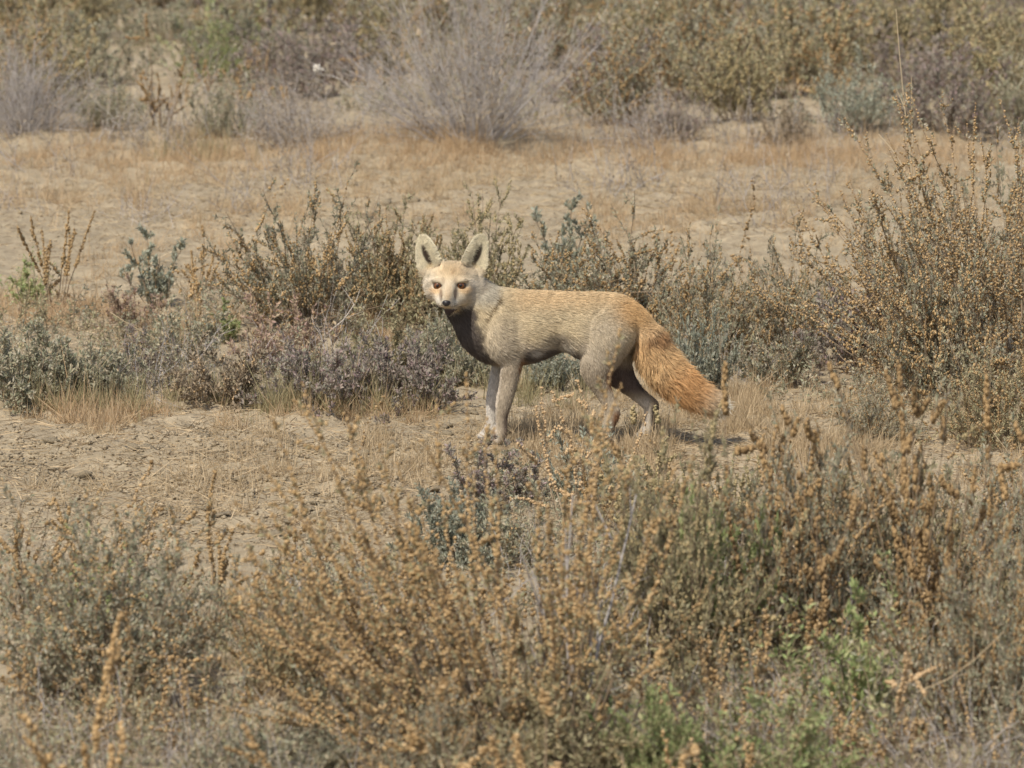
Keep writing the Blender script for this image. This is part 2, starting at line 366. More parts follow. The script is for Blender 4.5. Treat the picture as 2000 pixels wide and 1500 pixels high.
# ------------------------------------------------------------------ the fox
import openvdb
def spline(pts, m=4):                             # smooth path through joints with their radii
    A = np.array([np.append(p, r) for p, r in pts]); A = np.concatenate([2 * A[:1] - A[1:2], A, 2 * A[-1:] - A[-2:-1]]); out = []
    for i in range(1, len(A) - 2):
        for j in range(m):
            t = j / m; a, b, c, d = A[i - 1:i + 3]
            out.append(.5 * (2 * b + (c - a) * t + (2 * a - 5 * b + 4 * c - d) * t * t + (3 * b - a - 3 * c + d) * t ** 3))
    out.append(A[-2]); return [(q[:3], max(q[3], 1.0)) for q in out]
HEADS = []                                       # ellipsoids and cones of the head, kept to tell head fur from neck fur
def build_fox():
    VOX = .0036
    lo = np.array([-.30, -.21, -.012]); hi = np.array([.62, .17, .63])
    dims = np.ceil((hi - lo) / VOX).astype(int)
    ax = [lo[i] + VOX * np.arange(dims[i]) for i in range(3)]
    F = np.full(dims, .05, np.float32)
    def region(pts, r):
        pts = np.asarray(pts); a = np.clip(((pts.min(0) - r - .03 - lo) / VOX).astype(int), 0, dims); b = np.clip(((pts.max(0) + r + .03 - lo) / VOX).astype(int) + 2, 0, dims)
        sl_ = tuple(slice(a[i], b[i]) for i in range(3))
        return sl_, np.meshgrid(*[ax[i][sl_[i]].astype(np.float32) for i in range(3)], indexing='ij')
    def smin(sl_, d, k):
        f = F[sl_]; h = np.clip(k - np.abs(f - d), 0, None) / k; F[sl_] = np.minimum(f, d) - h * h * k * .25
    def smax_sub(sl_, d, k):
        f = F[sl_]; d = -d; h = np.clip(k - np.abs(f - d), 0, None) / k; F[sl_] = np.maximum(f, d) + h * h * k * .25
    def cone(a, b, ra, rb, k=.02, ys=1.0):
        a = np.asarray(a); b = np.asarray(b); sl_, (X, Y, Z) = region([a, b], max(ra, rb))
        ba = (b - a) * np.array([1, ys, 1]); px_, py_, pz_ = X - a[0], (Y - a[1]) * ys, Z - a[2]
        t = np.clip((px_ * ba[0] + py_ * ba[1] + pz_ * ba[2]) / max(ba @ ba, 1e-9), 0, 1)
        d = np.sqrt((px_ - t * ba[0]) ** 2 + (py_ - t * ba[1]) ** 2 + (pz_ - t * ba[2]) ** 2) - (ra + t * (rb - ra))
        smin(sl_, d, k)
    def ell(c, rx, ru, rw, k=.02, sub=False, roll=0.0):      # axes: picture right, camera up, towards camera
        c = np.asarray(c); R = max(rx, ru, rw); sl_, (X, Y, Z) = region([c], R)
        q = np.stack([X - c[0], Y - c[1], Z - c[2]], -1); e1 = RIGHT * math.cos(roll) + UP * math.sin(roll); e2 = -RIGHT * math.sin(roll) + UP * math.cos(roll)
        u, v, w = q @ e1 / rx, q @ e2 / ru, q @ (-FWD) / rw
        l = np.sqrt(u * u + v * v + w * w) + 1e-6; g = np.sqrt((u / rx) ** 2 + (v / ru) ** 2 + (w / rw) ** 2) + 1e-6
        d = l * (l - 1) / g
        (smax_sub if sub else smin)(sl_, d, k)
    def chain(pts, k=.016, ys=1.0):
        for (a, ra), (b, rb) in zip(*(lambda q: (q[:-1], q[1:]))(spline(pts))): cone(a, b, ra * S, rb * S, k, ys)
    def Wz(px, z, d):                                       # above the ground at a picture column
        p = P(px, 800, d); return np.array([p[0], p[1], z])
    # torso and neck
    chain([(P(962, 646), 37), (P(1000, 640), 59), (P(1060, 632), 52), (P(1130, 624), 42), (P(1190, 628), 44), (P(1218, 634), 37)], .03, 1.28)
    chain([(P(990, 626), 50), (P(950, 616, 4), 46), (P(924, 596, 6), 40), (P(903, 566, 4), 33)], .03, 1.1)
    chain([(P(968, 672), 34), (P(935, 640, -6), 36)], .03)
    chain([(P(1010, 658, -14), 43), (P(1050, 648, -12), 40)], .03)
    # tuck of the belly and flank fold
    chain([(P(1120, 648, -18), 30), (P(1160, 670, -24), 28)], .03)
    chain([(P(1120, 648, 18), 30), (P(1160, 670, 24), 28)], .03)
    # forelegs
    chain([(P(985, 630, -28), 32), (P(985, 668, -32), 33), (P(999, 700, -35), 17.5), (P(996, 730, -36), 13), (P(991, 760, -37), 11.5), (P(984, 786, -38), 10.8), (P(980, 812, -38), 7), (P(979, 838, -38), 6.4), (Wz(976, .022, -39), 8)], .014)
    chain([(P(985, 630, 30), 34), (P(980, 672, 32), 32), (P(984, 702, 34), 18), (P(974, 735, 34), 11.5), (P(967, 762, 34), 9.6), (P(963, 786, 34), 9), (P(961, 812, 34), 6.4), (Wz(960, .034, 34), 6.4), (Wz(957, .02, 33), 9.5)], .014)
    def paw(px, d, dirx=-1, w=1.0):
        for o_, l_ in ((-7.5, 10), (-2.6, 14), (2.6, 14), (7.5, 10)):
            a = Wz(px, .012, d + o_); b = Wz(px + dirx * l_, .0085, d + o_ * 1.15); cone(a, b, 6.2 * S * w, 5.0 * S * w, .006)
        cone(Wz(px + 3, .014, d), Wz(px - 3, .012, d), 9 * S, 8.5 * S, .01)
    paw(970, -39); paw(951, 33)
    # hind legs: thigh, stifle forward, hock backward, shank
    chain([(P(1200, 638, -22), 40), (P(1186, 662, -28), 41), (P(1170, 702, -33), 30), (P(1166, 727, -35), 22), (P(1174, 754, -36), 13), (P(1188, 784, -37), 8.4), (P(1197, 806, -37), 8.4), (P(1190, 828, -37), 6.6), (Wz(1180, .030, -38), 6.6), (Wz(1176, .022, -39), 10)], .016)
    chain([(P(1204, 640, 24), 40), (P(1200, 664, 30), 40), (P(1198, 702, 34), 29), (P(1208, 728, 35), 22), (P(1232, 756, 35), 12.5), (P(1258, 780, 35), 8.8), (P(1272, 793, 35), 8.6), (P(1271, 815, 35), 6.8), (Wz(1268, .034, 35), 6.6), (Wz(1264, .022, 34), 10)], .016)
    cone(P(1195, 812, -37), P(1203, 806, -37), 7 * S, 5 * S, .008); cone(P(1271, 797, 35), P(1279, 790, 35), 7 * S, 5 * S, .008)
    paw(1170, -39); paw(1257, 34)
    # brush
    TAIL = spline([(P(1222, 618), 22), (P(1246, 634, -2), 20), (P(1264, 665, -4), 22), (P(1284, 703, -5), 24), (P(1314, 737, -6), 23), (P(1346, 762, -7), 18), (P(1376, 780, -8), 11), (P(1394, 788, -8), 5), (P(1402, 791, -8), 2)])
    for (a, ra), (b, rb) in zip(TAIL[:-1], TAIL[1:]): cone(a, b, ra * S, rb * S, .02)
    # head, turned to the camera
    def hell(c, rx, ru, rw, k=.02, **kw): HEADS.append((c, c, (rx + ru) / 2 * S)); ell(c, rx * S, ru * S, rw * S, k, **kw)
    def hcone(a, b, ra, rb, k): HEADS.append((a, b, (ra + rb) / 2 * S)); cone(a, b, ra * S, rb * S, k)
    hell(PW(884, 550, -4), 41, 35, 42)
    hell(PW(881, 541, 18), 29, 24, 26)
    hell(PW(853, 560, -2), 19, 22, 30, .018); hell(PW(916, 563, 0), 20, 23, 30, .018)
    hcone(PW(853, 572, 4), PW(863, 588, 60), 13, 10, .014); hcone(PW(915, 573, 4), PW(888, 589, 60), 16, 11, .014)
    hcone(PW(853, 540, 0), PW(874, 527, 8), 15, 10, .02); hcone(PW(914, 540, 0), PW(891, 527, 8), 15, 10, .02)
    hcone(PW(878, 563, 34), PW(872.5, 589, 92), 20, 11.4, .014)
    hcone(PW(879, 548, 40), PW(872, 582, 98), 13, 8.6, .010)
    hcone(PW(867, 593, 86), PW(863, 590, 60), 7.2, 9.5, .008); hcone(PW(878, 594, 86), PW(886, 592, 58), 7.2, 9.5, .008)      # lips
    hcone(PW(884, 588, 6), PW(877, 606, 72), 17, 7.5, .008)                                                        # lower jaw
    for ex, ey, w_, sgn in ((855.5, 557.5, 40, -1), (901, 557, 46, 1)):
        hell(PW(ex - sgn * 1, ey - 8.8, w_ - 1), 13, 6.2, 11, .010, roll=sgn * .12)
        hell(PW(ex + sgn * 2, ey + 13, w_ - 8), 14, 8, 13, .012)
        hell(PW(ex + sgn * 13, ey + 1, w_ - 18), 8, 12, 14, .014)
        ell(PW(ex, ey + .6, w_ + 12), 7.6 * S, 2.75 * S, 13 * S, .003, sub=True, roll=sgn * .28)
    # ears: cupped leaf-shaped shells
    EARS = []
    for base, tip, wmax, outer in ((PW(849, 530, 7), PW(822, 460, -6), 28, -1), (PW(917, 529, 7), PW(943, 459, -6), 28, 1)):
        axv = tip - base; L = np.linalg.norm(axv); axv = axv / L
        nrm = -FWD * 1.0 + RIGHT * outer * .38; nrm = nrm - axv * (nrm @ axv); nrm /= np.linalg.norm(nrm); wid = np.cross(axv, nrm)
        EARS.append((base, axv, L, nrm, wid, wmax, outer))
        sl_, (X, Y, Z) = region([base, tip], wmax * S)
        q = np.stack([X - base[0], Y - base[1], Z - base[2]], -1); t = q @ axv / L; x = q @ wid; n = q @ nrm
        tc = np.clip(t, -.2, 1.0); w = wmax * S * np.sqrt(np.clip(1 - np.clip(tc, 0, 1) ** 2.6, 0, 1)) * (1 - .10 * np.clip(-tc, 0, 1)) * (.94 + .06 * np.cos(tc * 3)) * (.72 + .28 * smooth(-.2, .22, tc))
        w = np.maximum(w, 1e-4); xr = np.clip(x / (wmax * S), -1.3, 1.3)
        cup = (1 - np.clip(tc, 0, 1)) * .6 + .4
        curve = 24 * S * cup * (xr * xr) - 9 * S * cup
        d = np.maximum(np.maximum(np.abs(n - curve) - 2.05 * S, (np.abs(x) - w)), np.maximum((t - 1) * L, (-.22 - t) * L)) * .75
        smin(sl_, d.astype(np.float32), .011)
    grid = openvdb.FloatGrid(background=.05); grid.copyFromArray(F)
    pts, quads = grid.convertToQuads(isovalue=0.0)
    V = pts * VOX + lo
    # two rounds of light smoothing take the voxel steps off
    E = np.concatenate([quads[:, [0, 1]], quads[:, [1, 2]], quads[:, [2, 3]], quads[:, [3, 0]]]); E = np.concatenate([E, E[:, ::-1]])
    deg = np.bincount(E[:, 0], minlength=len(V)).astype(float)
    for lam in (.5, -.52, .5, -.52):
        A = np.stack([np.bincount(E[:, 0], weights=V[E[:, 1], i], minlength=len(V)) for i in range(3)], -1) / deg[:, None]
        V = V + lam * (A - V)
    return V, quads[:, ::-1], TAIL, EARS
foxV, foxQ, TAIL, EARS = build_fox()
_n = np.cross(foxV[foxQ[:, 2]] - foxV[foxQ[:, 0]], foxV[foxQ[:, 3]] - foxV[foxQ[:, 1]])
_c = foxV[foxQ].mean(1)
if ((_c - foxV.mean(0)) * _n).sum() < 0: foxQ = foxQ[:, ::-1]; _n = -_n
VN = np.zeros_like(foxV)
for i in range(4): np.add.at(VN, foxQ[:, i], _n)
VN = norm(VN)

def fox_px(p):                                   # the fox's own side-view coordinates in pixels: along, down, and depth
    d = (p[:, 1]) / S; k = (p - CAM) @ FWD
    return 1000 + (p[:, 0]) * FPX / k, 750 - ((p - CAM) @ UP) * FPX / k, d
HEAD_C = PW(882, 552, 30)
def head_uvw(p):
    k = (p - CAM) @ FWD
    return 1000 + p[:, 0] * FPX / k, 750 - ((p - CAM) @ UP) * FPX / k, (15.90 - k) / S
def tail_param(p):
    best = np.full(len(p), 1e9); par = np.zeros(len(p)); dirs = np.zeros((len(p), 3))
    for i, ((a, ra), (b, rb)) in enumerate(zip(TAIL[:-1], TAIL[1:])):
        ba = b - a; t = np.clip((p - a) @ ba / (ba @ ba), 0, 1); d = np.linalg.norm(p - a - t[:, None] * ba, axis=1)
        m = d < best; best[m] = d[m]; par[m] = (i + t[m]) / (len(TAIL) - 1); dirs[m] = ba / np.linalg.norm(ba)
    return best / S, par, dirs
def ear_param(p):
    out = np.zeros(len(p)); T = np.zeros(len(p)); X = np.zeros(len(p)); NN = np.zeros(len(p)); side = np.zeros(len(p)); A = np.zeros((len(p), 3))
    for base, axv, L, nrm, wid, wmax, outer in EARS:
        q = p - base; t = q @ axv / L; x = q @ wid / (wmax * S); n = q @ nrm / S
        m = (t > -.2) & (t < 1.05) & (np.abs(x) < 1.15) & (np.abs(n) < 30)
        out[m] = 1; T[m] = t[m]; X[m] = x[m] * outer; NN[m] = n[m]; side[m] = outer; A[m] = axv
    return out, T, X, NN, side, A
def lerp(c, c2, m): return c * (1 - m[:, None]) + np.array(c2) * m[:, None]
def blob(u, v, cx, cy, rx, ry, soft=.6):
    r = np.sqrt(((u - cx) / rx) ** 2 + ((v - cy) / ry) ** 2); return 1 - smooth(1 - soft, 1 + soft * .5, r)
def regions(p, n):
    u, v, d = fox_px(p); hu, hv, hw = head_uvw(p); td, tp, tdir = tail_param(p); ear, et, ex, en, es, ea = ear_param(p)
    hd = np.full(len(p), 1e9)
    for a_, b_, r_ in HEADS:
        ba = b_ - a_; t = np.clip((p - a_) @ ba / max(ba @ ba, 1e-9), 0, 1); hd = np.minimum(hd, np.linalg.norm(p - a_ - t[:, None] * ba, axis=1) - r_)
    back = smooth(-34, -12, hw + .25 * (hu < 900) * 40 - smooth(575, 600, hv) * 18 * (hu > 900))
    head = smooth(11, 4, hd / S) * back
    head = np.maximum(head, ear * smooth(548, 536, hv))
    tail = smooth(42, 36, td) * smooth(.10, .24, tp) * (u > 1240) * (v < 815)
    tail = tail * (1 - smooth(745, 765, v) * (u < 1290))
    return u, v, d, hu, hv, hw, td, tp, tdir, ear, et, ex, en, es, ea, head, tail
def fox_colour(p, n):
    u, v, d, hu, hv, hw, td, tp, tdir, ear, et, ex, en, es, ea, head, tail = regions(p, n)
    k = len(p); nz = vnoise(u * .05, v * .05 + d * .03, 21); nz2 = vnoise(u * .2, v * .2 + d * .1, 22)
    c = np.tile(np.array([.58, .47, .30]), (k, 1))                                   # buff side
    c = lerp(c, (.58, .425, .245), smooth(622, 582, v + 8 * (nz - .5)) * smooth(960, 1030, u))   # tawny back
    c = lerp(c, (.40, .36, .285), smooth(985, 960, u) * smooth(610, 580, v) * .9)                 # nape greyed: shade behind the ear painted into the coat
    c = lerp(c, (.56, .36, .17), blob(u, v, 1235, 610, 50, 40))                              # rump
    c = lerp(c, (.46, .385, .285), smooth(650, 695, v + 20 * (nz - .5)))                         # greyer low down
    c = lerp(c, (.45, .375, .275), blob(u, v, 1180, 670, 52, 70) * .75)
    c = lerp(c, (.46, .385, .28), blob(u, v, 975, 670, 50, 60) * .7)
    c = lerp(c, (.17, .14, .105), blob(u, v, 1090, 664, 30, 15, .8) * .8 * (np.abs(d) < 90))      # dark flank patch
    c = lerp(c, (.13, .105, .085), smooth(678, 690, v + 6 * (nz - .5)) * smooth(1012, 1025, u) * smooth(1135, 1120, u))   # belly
    c = lerp(c, (.46, .41, .34), blob(u, v, 1042, 690, 14, 8))                                   # pale spot behind elbow
    c = lerp(c, (.50, .45, .37), blob(u, v, 1100, 680, 16, 10) * .6)
    # dark throat fur, with the head's shadow on neck and chest painted in
    edge = 948 - 40 * smooth(700, 610, v) * 0 - (u * 0)
    front = np.interp(v, [560, 600, 640, 680, 700, 720, 760], [905, 926, 931, 940, 958, 975, 975])
    front = front + 12 * (vnoise(u * .12, v * .12, 91) - .5); thr = smooth(front + 8, front - 7, u) * smooth(545, 585, v) * (1 - head)
    c = lerp(c, (.10, .080, .066), thr)
    # shade of a coat crease along the neck, painted as a dark stripe
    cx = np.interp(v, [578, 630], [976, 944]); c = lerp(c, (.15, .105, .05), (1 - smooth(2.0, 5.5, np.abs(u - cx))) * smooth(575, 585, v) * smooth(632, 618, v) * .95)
    # legs
    leg = smooth(700, 725, v) * (u < 1300) * (1 - tail)
    c = lerp(c, (.39, .32, .232), leg)
    fore = leg * (u < 1060)
    c = lerp(c, (.60, .55, .48), fore * (d > 0) * .9)                                            # far foreleg shows its white inner side
    fe = np.interp(v, [700, 760, 790, 815, 850], [982, 976, 970, 969, 971])
    c = lerp(c, (.55, .47, .37), fore * (d < 0) * smooth(fe + 4, fe - 1, u))  # sunlit front edge of the near foreleg, painted as paler fur
    c = lerp(c, (.20, .15, .11), fore * (d < 0) * smooth(975, 990, u) * smooth(790, 815, v))
    c = lerp(c, (.30, .16, .075), blob(u, v, 1017, 712, 8, 14) * (d < 0))
    hind = leg * (u > 1100)
    c = lerp(c, (.27, .135, .06), blob(u, v, 1194, 738, 11, 24) * (d < 10))
    c = lerp(c, (.25, .135, .07), blob(u, v, 1205, 818, 10, 18) * (d < 10))
    c = lerp(c, (.16, .12, .10), hind * (d > 0) * smooth(775, 755, v))  # shadow on the upper far hind leg, painted into its coat
    c = lerp(c, (.56, .50, .42), hind * (d > 0) * smooth(770, 785, v) * smooth(1274, 1264, u))
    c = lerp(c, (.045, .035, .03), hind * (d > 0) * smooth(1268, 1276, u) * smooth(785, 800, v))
    # brush
    tc = np.tile(np.array([.57, .325, .14]), (k, 1))
    tc = lerp(tc, (.62, .42, .215), smooth(.05, .32, tp) * smooth(.55, .38, tp) * .8)
    tc = lerp(tc, (.22, .12, .055), blob(u, v, 1282, 656, 24, 18) * .9)
    tc = lerp(tc, (.58, .46, .31), smooth(.60, .80, tp) * .85); tc = lerp(tc, (.72, .65, .52), smooth(.82, .93, tp))
    tc = tc * (.90 + .20 * nz2)[:, None]
    c = lerp(c, (0, 0, 0), tail) + tc * tail[:, None]
    # head
    h = np.tile(np.array([.59, .49, .345]), (k, 1))
    h = lerp(h, (.57, .43, .26), blob(hu, hv, 882, 530, 30, 22, .8))                              # tawny forehead
    h = lerp(h, (.40, .26, .13), blob(hu, hv, 884, 533, 5, 6, .9) * .6)
    h = lerp(h, (.63, .545, .42), np.maximum(blob(hu, hv, 838, 566, 18, 26), blob(hu, hv, 930, 565, 20, 26)))
    h = lerp(h, (.60, .405, .215), .8 * np.maximum(blob(hu, hv, 852, 568, 11, 8), blob(hu, hv, 907, 567, 14, 8)))     # orange under the eyes
    h = lerp(h, (.50, .36, .22), blob(hu, hv, 876, 572, 9, 20) * .5)
    h = lerp(h, (.66, .59, .47), np.maximum(blob(hu, hv, 859, 589, 11, 11), blob(hu, hv, 886, 592, 10, 12)) * smooth(40, 60, hw))
    h = lerp(h, (.22, .15, .10), np.maximum(blob(hu, hv, 861, 576, 3.4, 13), blob(hu, hv, 889, 574, 4.2, 13)) * .8)
    h = lerp(h, (.30, .22, .145), np.maximum(blob(hu, hv, 866, 549, 4, 7), blob(hu, hv, 890, 548, 4, 7)) * .5)
    h = lerp(h, (.13, .09, .07), np.maximum(blob(hu, hv, 863, 598, 1.2, 5), blob(hu, hv, 883, 599, 6, 1.2)) * .6)   # tear lines
    h = lerp(h, (.07, .05, .04), np.maximum(blob(hu, hv, 855.5, 557.5, 9.2, 4.8, .3), blob(hu, hv, 901, 557, 10.4, 5.0, .3)) * (hw > 15))   # lids
    h = lerp(h, (.09, .065, .055), smooth(601.5, 604, hv + (876 - hu) * .05) * (hw > 20))  # dark lips, and the shaded chin below painted dark
    h = lerp(h, (.17, .12, .09), smooth(935, 942, hu) * smooth(545, 560, hv) * .6)  # shade down the edge of the right-hand cheek, painted into the fur
    e = np.tile(np.array([.52, .45, .305]), (k, 1))
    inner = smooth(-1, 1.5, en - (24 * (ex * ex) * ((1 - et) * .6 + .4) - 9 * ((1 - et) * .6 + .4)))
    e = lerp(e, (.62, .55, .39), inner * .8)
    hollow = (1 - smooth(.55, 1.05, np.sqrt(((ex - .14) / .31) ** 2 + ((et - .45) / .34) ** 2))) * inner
    e = lerp(e, (.060, .042, .030), hollow)  # dark inner skin, deepened with painted shade of the ear's cup
    e = lerp(e, (.47, .33, .16), blob(ex, et, .1, .12, .5, .1) * inner * .7)
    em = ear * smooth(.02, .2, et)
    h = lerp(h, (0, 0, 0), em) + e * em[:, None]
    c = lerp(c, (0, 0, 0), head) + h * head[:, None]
    return np.clip(c * (.93 + .14 * nz2)[:, None], .01, .9)

foxmesh = make_mesh('body', foxV, foxQ, True)
def colour_attr(idb, dom, cols):
    a = idb.attributes.new('coat', 'FLOAT_COLOR', dom); a.data.foreach_set('color', np.concatenate([cols, np.ones((len(cols), 1))], 1).astype(np.float32).ravel())
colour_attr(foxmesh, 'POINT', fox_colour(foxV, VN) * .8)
def coat_material(name, rough, spec):
    m = bpy.data.materials.new(name); m.use_nodes = True; nt = m.node_tree; b = nt.nodes['Principled BSDF']
    at = nt.nodes.new('ShaderNodeAttribute'); at.attribute_name = 'coat'; nt.links.new(at.outputs['Color'], b.inputs['Base Color'])
    b.inputs['Roughness'].default_value = rough; b.inputs['Specular IOR Level'].default_value = spec
    return m
fox = bpy.data.objects.new('fox', None); COL.objects.link(fox); fox.location = (0.1, 0, 0); fox.empty_display_size = .2
tag(fox, 'tawny fox with large ears and orange brush, standing side-on and facing the camera', 'fox')
def fox_part(name, data, mat):
    o = link(name, data, mat, fox); o.matrix_parent_inverse = Matrix.Translation((-.1, 0, 0)); return o
fox_part('body', foxmesh, coat_material('fox_skin', .9, .1))

# coat: tapering hairs rooted on the body, lying along the flow of the fur
def fur(seed, N):
    r = rng_of(seed)
    tri = np.concatenate([foxQ[:, [0, 1, 2]], foxQ[:, [0, 2, 3]]]); a, b, c = foxV[tri[:, 0]], foxV[tri[:, 1]], foxV[tri[:, 2]]
    area = np.linalg.norm(np.cross(b - a, c - a), axis=1)
    cen = (a + b + c) / 3; _, _, _, hu, hv, hw, td, tp, _, ear, *_r2, head, tail = regions(cen, cen)
    wgt = area * (1 + 1.6 * head + 1.3 * tail + 1.0 * ear) * (cen[:, 2] > .012)
    f = r.choice(len(tri), N, p=wgt / wgt.sum()); s = np.sqrt(r.random(N)); q = r.random(N)
    w0, w1, w2 = 1 - s, s * (1 - q), s * q
    p = a[f] * w0[:, None] + b[f] * w1[:, None] + c[f] * w2[:, None]
    n = norm(VN[tri[f, 0]] * w0[:, None] + VN[tri[f, 1]] * w1[:, None] + VN[tri[f, 2]] * w2[:, None])
    u, v, d, hu, hv, hw, td, tp, tdir, ear, et, ex, en, es, ea, head, tail = regions(p, n)
    flow = np.tile(np.array([1.0, 0, -.28]), (N, 1)); 
    neck = smooth(1000, 960, u); flow = flow * (1 - neck[:, None]) + np.array([.75, 0, -.7]) * neck[:, None]
    leg = smooth(680, 730, v); flow = flow * (1 - leg[:, None]) + np.array([.12, 0, -1]) * leg[:, None]
    thigh = blob(u, v, 1185, 680, 50, 60); flow = flow * (1 - .6 * thigh[:, None]) + np.array([.3, 0, -1]) * .6 * thigh[:, None]
    flow = flow * (1 - tail[:, None]) + tdir * tail[:, None]
    away = norm(p - PW(872, 588, 80)); hf = away * 1.0 + np.array([0, .4, 0]); flow = flow * (1 - head[:, None]) + hf * head[:, None]
    em = ear * (et > .08); ef = ea + 0; flow = flow * (1 - em[:, None]) + ef * em[:, None]
    cl = np.stack([vnoise(u * .09 + 31 * i, v * .09 + d * .05, 60 + i) - .5 for i in range(3)], -1); flow = flow + cl * (.30 + 1.0 * tail)[:, None] + r.normal(0, .16, (N, 3)); tan = flow - n * (flow * n).sum(1, keepdims=True); tan = norm(tan)
    L = np.full(N, .017)
    L = L * (1 - .32 * smooth(690, 740, v)) * (1 - .2 * thigh)
    L = L * (1 - .42 * smooth(735, 790, v))
    L = L * (1 - tail) + tail * (.034 - .004 * smooth(.75, .95, tp))
    hl = .012 + .012 * np.maximum(smooth(852, 835, hu), smooth(920, 938, hu)) * smooth(540, 556, hv)
    hl = hl * (1 - .66 * smooth(25, 62, hw)); L = L * (1 - head) + hl * head
    L = np.where(em > 0, .0075, L)
    eyes = np.maximum(blob(hu, hv, 855.5, 557.5, 12, 9, .2), blob(hu, hv, 901, 557, 13, 9, .2)) * (hw > 25)
    L = L * (1 - .85 * eyes)
    inner_hair = (em > 0) & (en > -2) & (ex < -.1) & (et > .05) & (et < .78); L = np.where(inner_hair, .015, L)
    L = L * r.uniform(.6, 1.15, N) * np.where(r.random(N) < .10, 1.45, 1.0)
    lift = np.radians(np.where(tail > .5, 22, 17)) * np.where(tail > .5, r.uniform(.3, 2.1, N), r.uniform(.6, 1.5, N)); lift = np.where(em > 0, np.radians(22), lift)
    d0 = tan * np.cos(lift)[:, None] + n * np.sin(lift)[:, None]
    if inner_hair.any():
        wv = np.where(es[:, None] > 0, EARS[1][4] * EARS[1][6], EARS[0][4] * EARS[0][6]); d0[inner_hair] = norm(wv * 1.0 + n * .5 + r.normal(0, .15, (N, 3)))[inner_hair]
    pts = np.empty((N, 4, 3)); pts[:, 0] = p - n * .0008; x = pts[:, 0].copy(); dd = d0.copy()
    for i in range(1, 4):
        x = x + dd * (L / 3)[:, None]; pts[:, i] = x; dd = norm(dd - n * .10 + r.normal(0, .07, (N, 3)) + np.array([0, 0, -.03]))
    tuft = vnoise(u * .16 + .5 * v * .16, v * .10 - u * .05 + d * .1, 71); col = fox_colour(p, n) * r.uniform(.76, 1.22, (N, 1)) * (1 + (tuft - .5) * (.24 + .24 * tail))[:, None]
    dark = (r.random(N) < .04) & (head < .5); col[dark] *= .45
    nose = np.sqrt(((hu - 871.5) / 10.5) ** 2 + ((hv - 592) / 8.5) ** 2); keep = ~((nose < 1) & (hw > 60)) & (eyes < .6) & (p[:, 2] > .006)
    wide = np.where(tail > .5, .00050, np.where(head > .5, .00036, .00040))
    return pts[keep], col[keep], wide[keep]
pts, col, wide = fur(9, 210000)
n_h = len(pts)
hc = bpy.data.hair_curves.new('fur'); hc.add_curves([4] * n_h)
hc.attributes['position'].data.foreach_set('vector', pts.astype(np.float32).ravel())
ra = hc.attributes.get('radius') or hc.attributes.new('radius', 'FLOAT', 'POINT')
ra.data.foreach_set('value', (wide[:, None] * np.array([.8, 1.0, .75, .12])).astype(np.float32).ravel())
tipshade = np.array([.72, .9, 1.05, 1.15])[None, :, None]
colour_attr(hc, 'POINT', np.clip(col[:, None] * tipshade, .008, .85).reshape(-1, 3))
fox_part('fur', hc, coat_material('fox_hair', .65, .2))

def plain(name, c, rough, spec=.5):
    m = bpy.data.materials.new(name); m.use_nodes = True; b = m.node_tree.nodes['Principled BSDF']
    b.inputs['Base Color'].default_value = (*c, 1); b.inputs['Roughness'].default_value = rough; b.inputs['Specular IOR Level'].default_value = spec
    nt = m.node_tree; n = nt.nodes.new('ShaderNodeTexNoise'); n.inputs['Scale'].default_value = 400; bp = nt.nodes.new('ShaderNodeBump'); bp.inputs['Strength'].default_value = .15; bp.inputs['Distance'].default_value = .0006
    nt.links.new(n.outputs[0], bp.inputs['Height']); nt.links.new(bp.outputs[0], b.inputs['Normal'])
    return m
def ball(nu=24, nv=16):
    V = [[0, 0, 1.0]]; Fq = []
    for j in range(1, nv):
        for i in range(nu):
            t = math.pi * j / nv; a = 2 * math.pi * i / nu; V.append([math.sin(t) * math.cos(a), math.sin(t) * math.sin(a), math.cos(t)])
    V.append([0, 0, -1.0]); Ft = []
    for i in range(nu): Ft.append((0, 1 + i, 1 + (i + 1) % nu))
    for j in range(nv - 2):
        for i in range(nu):
            a = 1 + j * nu + i; b = 1 + j * nu + (i + 1) % nu; Ft += [(a, a + nu, b + nu), (a, b + nu, b)]
    l = len(V) - 1
    for i in range(nu): Ft.append((l, 1 + (nv - 2) * nu + (i + 1) % nu, 1 + (nv - 2) * nu + i))
    return np.array(V), np.array(Ft)
BV, BF = ball()
FR = np.stack([RIGHT, UP, -FWD])                 # local x, y, z of the head
def eye_material():
    m = bpy.data.materials.new('amber_eye'); m.use_nodes = True; nt = m.node_tree; b = nt.nodes['Principled BSDF']
    at = nt.nodes.new('ShaderNodeAttribute'); at.attribute_name = 'coat'; nt.links.new(at.outputs['Color'], b.inputs['Base Color'])
    b.inputs['Roughness'].default_value = .08; b.inputs['Specular IOR Level'].default_value = .5
    return m
EM = eye_material()
for ex_, ey_, w_ in ((855.5, 558, 37.5), (900.5, 557.5, 43.0)):
    c0 = PW(ex_, ey_, w_); V = c0 + (BV * 9.5 * S) @ FR
    g = norm(CAM - c0 + np.array([-1.2, 0, -.6])); ang = np.degrees(np.arccos(np.clip(BV @ FR @ g, -1, 1)))
    colr = np.where(ang[:, None] < 20, np.array([[.012, .008, .006]]), np.where(ang[:, None] < 46, np.array([[.14, .052, .016]]), np.array([[.05, .03, .02]])))
    me = make_mesh('eye', V, BF, True); colour_attr(me, 'POINT', colr); fox_part('eye', me, EM)
